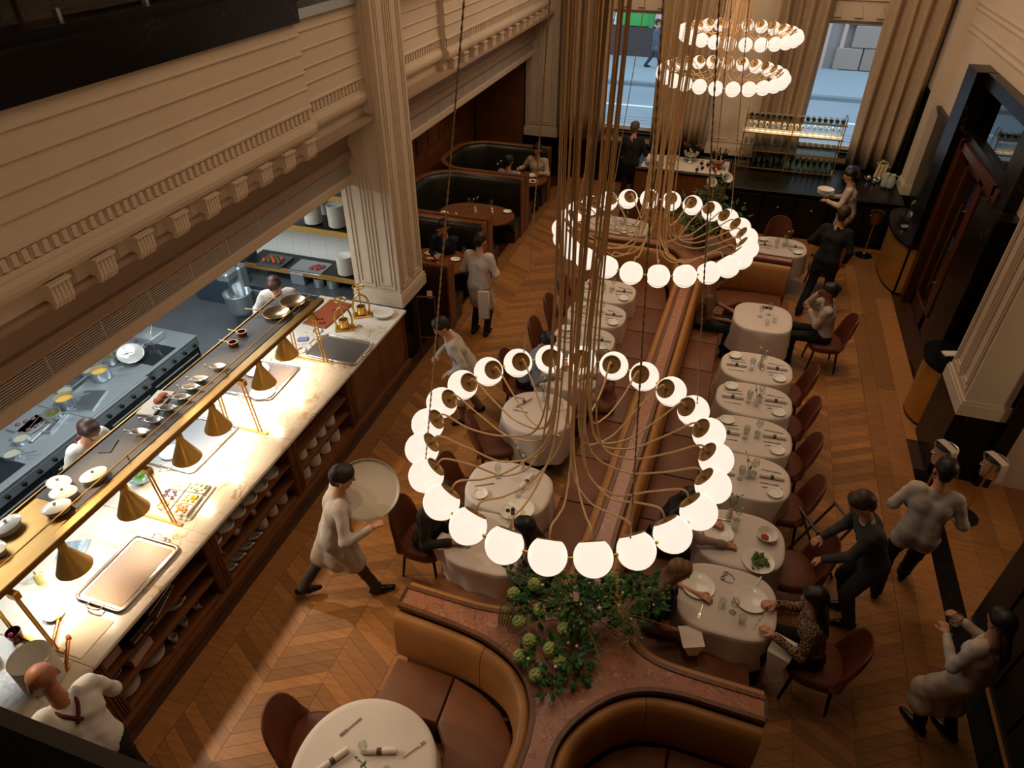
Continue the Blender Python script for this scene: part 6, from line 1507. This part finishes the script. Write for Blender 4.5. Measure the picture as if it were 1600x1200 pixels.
    head_p = [(N-u*.02*s, .054*s, H_-hu2*.05*hs, .05*hs), (H_+hu2*.03*hs-hf2*.02*hs, .088*hs, H_+hu2*.03*hs+hf2*.012*hs, .084*hs), (H_+hf2*.02*hs-hu2*.02*hs, .070*hs, H_+hf2*.05*hs-hu2*.085*hs, .036*hs),
              (H_+hf2*.092*hs+hu2*.012*hs, .010*hs, H_+hf2*.108*hs-hu2*.022*hs, .014*hs)]+[(H_+hr*sg*.086*hs-hf2*.01, .014*hs, H_+hr*sg*.09*hs-hf2*.015-hu2*.03, .012*hs) for sg in (-1, 1)]
    pieces = [sdf_mesh(body, .02, .035), sdf_mesh(head_p, .0095, .022)]
    for k_, sg in (('L', -1), ('R', 1)):
        d = Wt[k_]-E[k_]; d /= np.linalg.norm(d)
        w = np.cross(d, v(0, 0, 1)); w = w/np.linalg.norm(w) if np.linalg.norm(w) > .2 else v(1, 0, 0); nm = np.cross(w, d)
        if nm[2] > 0: nm = -nm
        w = w*sg*(1 if (w @ r)*sg >= 0 else -1)
        b = Wt[k_]; q = [(b, .026*s, b+d*.03, .028*s)]
        for o_ in (-.024, -.008, .008, .024): q.append((b+d*.03+w*o_*.7, .015, b+d*.085+w*o_, .011))
        for o_, ln in ((-.03, .062), (-.01, .074), (.01, .07), (.029, .055)):
            p0 = b+d*.085+w*o_; p1 = p0+(d*.85+nm*.4)*ln*.5; p2 = p1+(d*.5+nm*.8)*ln*.5; q += [(p0, .0095, p1, .0088), (p1, .0088, p2, .0072)]
        tb = b+d*.035-w*.028*1; p1 = tb+(-w*.75+d*.6+nm*.2)*.04; q += [(tb, .014, p1, .010), (p1, .010, p1+(d*.9-w*.1+nm*.3)*.03, .008)]
        pieces.append(sdf_mesh(q, .0065, .008))
    np_build(pieces, 'body', sk, t)
    # face
    for sg in (-1, 1):
        M().ball(tuple(H_+hf2*.083*hs+hr*sg*.033*hs+hu2*.008*hs), .0115*hs, 8, 6).build('eye', mat('eye_dark', '#22150e', .2), t, True)
        M().tube([tuple(H_+hf2*.088*hs+hr*sg*.018*hs+hu2*.03*hs), tuple(H_+hf2*.079*hs+hr*sg*.05*hs+hu2*.031*hs)], .0055*hs, 6).build('eyebrow', HAIRM.get(hair, HAIRM['brown']), t, True)
    M().tube([tuple(H_+hf2*.083*hs-hr*.022*hs-hu2*.06*hs), tuple(H_+hf2*.09*hs-hu2*.06*hs), tuple(H_+hf2*.083*hs+hr*.022*hs-hu2*.06*hs)], [.004, .007, .004], 6).build('mouth', mat('lips', '#8a4034', .5), t, True)
    # hair
    if hairstyle != 'bald':
        hp_ = [(H_+hu2*.05*hs-hf2*.035*hs, .090*hs, H_+hu2*.055*hs+hf2*.01*hs, .082*hs), (H_+hu2*.01*hs-hf2*.055*hs, .075*hs, H_-hu2*.04*hs-hf2*.055*hs, .055*hs)]
        hp_ += [(H_+hu2*.08*hs+hf2*.03*hs+hr*sg*.03*hs, .045*hs, H_+hu2*.03*hs-hf2*.01*hs+hr*sg*.075*hs, .028*hs) for sg in (-1, 1)]
        if hairstyle == 'long':
            for sg in (-1, -.35, .35, 1): hp_ += [(H_+hr*sg*.07*hs-hf2*.03*hs, .045*hs, N+r*sg*.09*s-f*.06*s-u*.02, .05*s), (N+r*sg*.09*s-f*.06*s-u*.02, .05*s, N+r*sg*.085*s-f*.09*s-u*.18*s, .03*s)]
        if hairstyle == 'bun': hp_ += [(H_-hf2*.10*hs+hu2*.04*hs, .035*hs, H_-hf2*.13*hs+hu2*.045*hs, .032*hs)]
        if hairstyle == 'tail': hp_ += [(H_-hf2*.10*hs, .03*hs, N-f*.13*s-u*.05, .035*s), (N-f*.13*s-u*.05, .035*s, N-f*.14*s-u*.2*s, .015*s)]
        np_build([sdf_mesh(hp_, .012, .03, .0015)], 'hair', HAIRM[hair], t)
    # clothes
    if top:
        up = {'long': 1.95, 'short': .55, 'none': .05, 'elbow': 1.2}[top_kind]
        tp = torso(.010)
        for k_ in 'LR': tp += arm(k_, .013, up)
        if skirt:
            for k_, sg in (('L', -1), ('R', 1)):
                q = Hp[k_]+(K[k_]-Hp[k_])*min(1, skirt)
                tp += [(Hp[k_], .085*s+.02, q, .075*s+.03)]
                if skirt > 1: tp += [(q, .075*s+.03, q+(An[k_]-K[k_])*(skirt-1)+r*sg*.02, .085*s+.03)]
            mid0, mid1 = P, P+((K['L']+K['R'])/2-P)*min(1, skirt); tp.append((mid0, .095*s, mid1, .10*s if skirt < .6 else .13*s)); qL, qR = (Hp[i]+(K[i]-Hp[i])*min(1, skirt) for i in 'LR'); tp += [(qL, .075*s+.025, qR, .075*s+.025)] if skirt > .6 else []; tp += [(mid1, .13*s, mid1+((An['L']+An['R'])/2-(K['L']+K['R'])/2)*(skirt-1), .13*s)] if skirt > 1 else []
        np_build([sdf_mesh(tp, .016, .028, .0042)], 'jacket' if skirt or 'suit' in top.name else 'shirt', top, t)
        if collar: np_build([sdf_mesh([(N+r*.055*math.cos(a)*s+f*.05*math.sin(a)*s-u*.01, .016, N+r*.055*math.cos(a+.5)*s+f*.05*math.sin(a+.5)*s-u*.01-u*.02*math.sin(a), .016) for a in np.arange(-.8, 4.0, .5)], .009, .01)], 'collar', collar, t)
    if bottom:
        bt_ = []
        for k_ in 'LR': bt_ += leg(k_, .004 if skirt > .6 else .012, .012)
        for sg in (-1, 1): bt_.append((P+r*sg*.068*s, (.098 if skirt else .112)*s, P+u*(.04 if skirt else .10)*s+r*sg*.055*s, (.085 if skirt else .10)*s))
        np_build([sdf_mesh(bt_, .018, .035, .003)], 'trousers', bottom, t)
    if apron:
        ap = []
        for o_ in (-.11, -.055, 0, .055, .11):
            a0 = P+u*.10*s+r*o_+f*(.125-.35*o_*o_/.11*.5); kz = max(apron_len, .1)
            bk = (K['L']*(.5-o_*3)+K['R']*(.5+o_*3)) if abs(o_) < .12 else K['L']
            a1 = v(bk[0]*.7+a0[0]*.3, max(bk[1], a0[1])+.07, kz if not sit else bk[2]+.08)
            ap.append((a0, .032, a1, .03))
        for o_ in (-.06, 0, .06): ap.append((C+f*.105*s+r*o_, .026, P+u*.08*s+f*.115*s+r*o_, .03))
        np_build([sdf_mesh(ap, .015, .05, .003)], 'apron', apron, t)
    if strap:
        for sg in (-1, 1):
            pts = [C+f*.125*s+r*sg*.06*s, P+u*.44*s+f*.06*s+r*sg*.085*s, P+u*.475*s+r*sg*.08*s, P+u*.42*s-f*.085*s+r*sg*.05*s, C-f*.13*s-r*sg*.02*s]
            M().tube(smooth_path([tuple(p) for p in pts], 4), .014, 8).build('apron_strap', strap, t, True)
    if shoes:
        for k_ in 'LR':
            a = An[k_]; kd = (K[k_]-a); fd_ = v(0, 1, 0)
            np_build([sdf_mesh([(a+v(0, -.05, -.045), .036, a+v(0, .06, -.05), .040), (a+v(0, .06, -.05), .040, a+v(.0, .17, -.055), .027), (a+v(0, -.02, -.02), .04, a, .038)], .013, .02)], 'shoe', mat('shoe_leather', '#0c0a09', .3), t)
    def world(k_):
        w = Wt[k_]; a = R(face-90); c_, s_ = math.cos(a), math.sin(a); d = Wt[k_]-E[k_]; d = d/np.linalg.norm(d); w = w+d*.07
        return (x+w[0]*c_-w[1]*s_, y+w[0]*s_+w[1]*c_, z0+w[2])
    return t, world
WHITEF = fab('white_jacket', '#cdbba8'); BLACKF = fab('black', '#0f0d0c'); SUIT_G = fab('grey_suit', '#3f3a35'); SUIT_B = fab('black_suit', '#131110')
MAROON = fab('maroon', '#5a1a14'); NAVY = fab('navy', '#141b2c'); GREEN_F = fab('dark_green', '#2a2814'); CREAMF = fab('cream_shirt', '#bda98c'); TANF = fab('tan_shirt', '#6a4a2c')
BLUEF = fab('blue_shirt', '#8f97a3'); PINKF = fab('pink_blouse', '#b07a6a'); GREYF = fab('grey_knit', '#4a4038'); CHEFW = fab('chef_white', '#e2d8cc')
LEOP = mat('leopard_print', '#1c120c', .8, noise=(70, '#9c7a54', None, 5)); PATT = mat('dark_pattern', '#14100d', .8, noise=(45, '#8c7a64', None, 5)); LILAC = fab('lilac', '#9a8078')
# --- standing
person('woman in a long white coat holding a glass at the right edge', 2.62, 3.92, 128, 1.66, lean=4, hands={'L': (-.10, .26, 1.12), 'R': (.12, .3, 1.14)}, hair='dark', hairstyle='tail', top=WHITEF, skirt=1.35, bottom=BLACKF, fem=True, head=(-10, 8), feet={'L': (-.10, .06, .08), 'R': (.11, -.08, .08)})
gw = copy_tree(WG.o, None, (2.42, 4.14, 1.08), 0, 'wine glass held up by the woman in the long white coat'); gw.scale = (1.2,)*3
person('man in grey suit bending to hold a chair back', 1.98, 4.92, 185, 1.78, lean=24, hands={'L': (-.12, .46, .92), 'R': (.14, .44, .95)}, hair='brown', top=SUIT_G, skirt=.25, bottom=SUIT_G, head=(0, 25), collar=PAPER)
person('waiter in white jacket walking away past the champagne buckets', 2.42, 5.38, 80, 1.76, lean=12, hands={'L': (-.2, .3, 1.02), 'R': (.24, .3, 1.05)}, hair='dark', top=WHITEF, skirt=.3, bottom=BLACKF, feet={'L': (-.12, -.12, .1), 'R': (.12, .28, .08)}, head=(0, 15))
person('man in black suit walking towards the bar', 1.84, 11.25, 66, 1.86, lean=13, hands={'L': (-.2, .22, 1.1), 'R': (.24, .18, .95)}, hair='brown', top=SUIT_B, skirt=.35, bottom=SUIT_B, feet={'L': (-.12, -.28, .1), 'R': (.12, .3, .08)}, collar=PAPER)
person('waiter in white jacket carrying plates beside the black bar', 2.35, 13.55, 170, 1.78, lean=14, hands={'L': (-.16, .42, 1.15), 'R': (.2, .4, 1.12)}, hair='dark', top=WHITEF, bottom=BLACKF, skirt=.3, apron=WHITEF, feet={'L': (-.1, .24, .08), 'R': (.1, -.2, .1)}, head=(0, 12))
for k in range(3): PLATE.put((1.86, 13.68+.03*k, 1.22+.02*k), 0, 'white plate carried by the waiter beside the black bar', 'plates carried by the waiter')
person('man in black suit seen from behind at the service station', -2.08, 15.12, 88, 1.80, lean=4, hands={'L': (-.26, .16, 1.02), 'R': (.28, .26, 1.05)}, hair='grey', top=SUIT_B, skirt=.35, bottom=SUIT_B, head=(-6, 8), collar=PAPER)
person('waiter in white jacket seen from behind beside the booths', -3.36, 8.78, 85, 1.76, lean=5, hands={'L': (-.18, .25, 1.05), 'R': (.2, .26, 1.05)}, hair='dark', top=WHITEF, skirt=.9, bottom=BLACKF, apron=WHITEF, head=(0, 8))
tw = M().rbox((-.09, -.02, -.5), (.09, .02, 0), .015).build('service_towel', mat('towel_white', '#cdbba8', .9), loc=(-3.22, 8.6, .92), rz=.2, smooth=40); tag(tw, 'long white towel hanging at the back of the booth waiter', 'towel')
person('waiter in white jacket stooping past the end of the marble counter', -2.76, 6.72, 215, 1.74, lean=28, hands={'L': (-.2, .3, .95), 'R': (.22, .34, .98)}, hair='dark', top=WHITEF, skirt=1.1, bottom=fab('khaki', '#8a6a48'), apron=WHITEF, head=(0, 15), feet={'L': (-.1, .1, .08), 'R': (.1, -.16, .08)})
wv, hw = person('waiter striding with a big round tray in front of the shelves', -2.98, 3.62, 35, 1.78, lean=16, hands={'L': (-.34, .34, 1.22), 'R': (.34, .36, 1.25)}, hair='dark', top=WHITEF, skirt=.9, bottom=fab('grey_trouser', '#4a4038'), apron=WHITEF, feet={'L': (-.08, -.42, .14), 'R': (.1, .32, .08)}, head=(0, 10))
ty = M().lathe([(.001, 0), (.28, 0), (.31, .02), (.315, .022), (.28, .006), (.001, .006)], 36).build('round_tray', mat('pale_tray', '#a89a88', .5, .2), loc=(-2.72, 3.93, 1.30), smooth=True); ty.rotation_euler = (.35, .3, 0); tag(ty, 'large round silver tray carried by the striding waiter', 'tray')
person('bald chef in white coat with maroon straps at the near end of the counter', -3.56, 1.32, 165, 1.78, lean=22, hands={'L': (-.24, .42, 1.0), 'R': (.22, .42, 1.0)}, hair='brown', hairstyle='bald', skin=1, top=CHEFW, top_kind='elbow', bottom=BLACKF, strap=MAROON, head=(0, 20))
person('chef in white jacket leaning over the pass behind the gantry', -6.02, 3.62, 0, 1.78, lean=34, hands={'L': (-.18, .40, .98), 'R': (.2, .42, .98)}, hair='brown', top=CHEFW, bottom=BLACKF, strap=MAROON, head=(-15, 20))
person('chef with maroon apron bent over the far end of the kitchen', -5.78, 7.12, -60, 1.78, lean=30, hands={'L': (-.34, .40, .95), 'R': (.34, .40, .95)}, hair='brown', top=CHEFW, top_kind='elbow', bottom=BLACKF, apron=MAROON, strap=MAROON, head=(0, 30))
# --- seated
def seated(label, x, y, face, seat=.47, **k):
    k.setdefault('h', 1.75)
    return person(label, x, y, face, sit=True, hipz=seat+.10, **k)
seated('man in dark green jacket seated with his back to the kitchen', -2.26, 4.2, -5, lean=14, hands={'L': (-.16, .42, .80), 'R': (.2, .38, .80)}, hair='dark', top=GREEN_F, bottom=BLACKF, head=(0, 15), h=1.8)
seated('woman with black hair in a dark patterned dress on the bench', -.98, 4.02, 175, lean=16, hands={'L': (-.12, .34, .82), 'R': (.16, .30, 1.0)}, hair='dark', hairstyle='long', top=PATT, bottom=BLACKF, fem=True, head=(10, 10), h=1.66)
seated('man in blue shirt leaning on the table of the pink blouse', -2.08, 7.12, 0, lean=24, hands={'L': (-.14, .44, .80), 'R': (.18, .42, .80)}, hair='dark', top=BLUEF, bottom=BLACKF, head=(-20, 15))
seated('woman in pink blouse with fair hair on the bench', -.92, 6.95, 185, lean=8, hands={'L': (-.15, .36, .80), 'R': (.16, .34, .80)}, hair='blonde', hairstyle='long', top=PINKF, bottom=fab('pink_skirt', '#a8705c'), fem=True, h=1.66, head=(0, 12))
seated('woman with dark hair in lilac sleeves reaching over the salad table', .02, 4.86, 8, lean=20, hands={'L': (-.10, .5, .80), 'R': (.18, .62, .80)}, hair='dark', hairstyle='long', top=LILAC, bottom=BLACKF, fem=True, h=1.68, head=(0, 15))
seated('woman with long fair hair and black top beside the spectacles', .10, 3.95, 5, lean=12, hands={'L': (-.14, .38, .78), 'R': (.18, .30, .62)}, hair='blonde', hairstyle='long', top=BLACKF, top_kind='short', bottom=fab('pale_trouser', '#8a7560'), fem=True, h=1.68, head=(0, 14))
seated('woman in leopard print dress with dark hair on the aisle chair', 1.50, 4.02, 178, lean=12, hands={'L': (-.16, .36, .80), 'R': (.18, .36, .80)}, hair='dark', hairstyle='long', top=LEOP, bottom=BLACKF, fem=True, h=1.68, head=(0, 10))
seated('man in white shirt resting his chin on his hand at the aisle', 1.84, 9.55, 175, lean=8, hands={'L': (-.02, .30, .92), 'R': (.06, .24, 1.16)}, hair='dark', hairstyle='bun', skin=2, top=fab('white_shirt', '#b8a898'), bottom=BLACKF, head=(0, 8))
seated('man in tan shirt on the bench facing the door', .06, 9.42, 2, lean=6, hands={'L': (-.14, .36, .72), 'R': (.18, .32, .70)}, hair='dark', skin=2, top=TANF, top_kind='elbow', bottom=fab('jeans', '#1c2028'), head=(0, 10))
seated('man in navy shirt resting his chin on his hand in the booth', -4.42, 10.02, -85, lean=8, hands={'L': (.04, .22, 1.14), 'R': (.1, .34, .82)}, hair='dark', skin=1, top=NAVY, bottom=BLACKF, head=(10, 8))
seated('person in grey knit with back to the pilaster at the booth table', -4.72, 9.12, 60, lean=12, hands={'L': (-.1, .42, .80), 'R': (.22, .40, .80)}, hair='dark', top=GREYF, bottom=BLACKF)
seated('man in cream shirt facing us in the far booth', -4.02, 14.42, -95, lean=6, hands={'L': (-.16, .34, .84), 'R': (.34, .26, .86)}, hair='dark', skin=1, top=CREAMF, bottom=NAVY, head=(0, 10))
seated('man in pale blue shirt seen from behind in the far booth', -4.42, 13.30, 80, lean=14, hands={'L': (-.16, .40, .82), 'R': (.2, .42, .84)}, hair='dark', skin=1, top=BLUEF, bottom=BLACKF)
# passer-by on the far pavement
person('passer-by on the far pavement outside the first window', -3.6, 29.6, 0, 1.75, z0=-.08, hair='dark', top=fab('street_coat', '#5a6472'), skirt=.5, bottom=fab('street_trouser', '#3a4250'), feet={'L': (-.1, -.3, .1), 'R': (.1, .3, .08)})
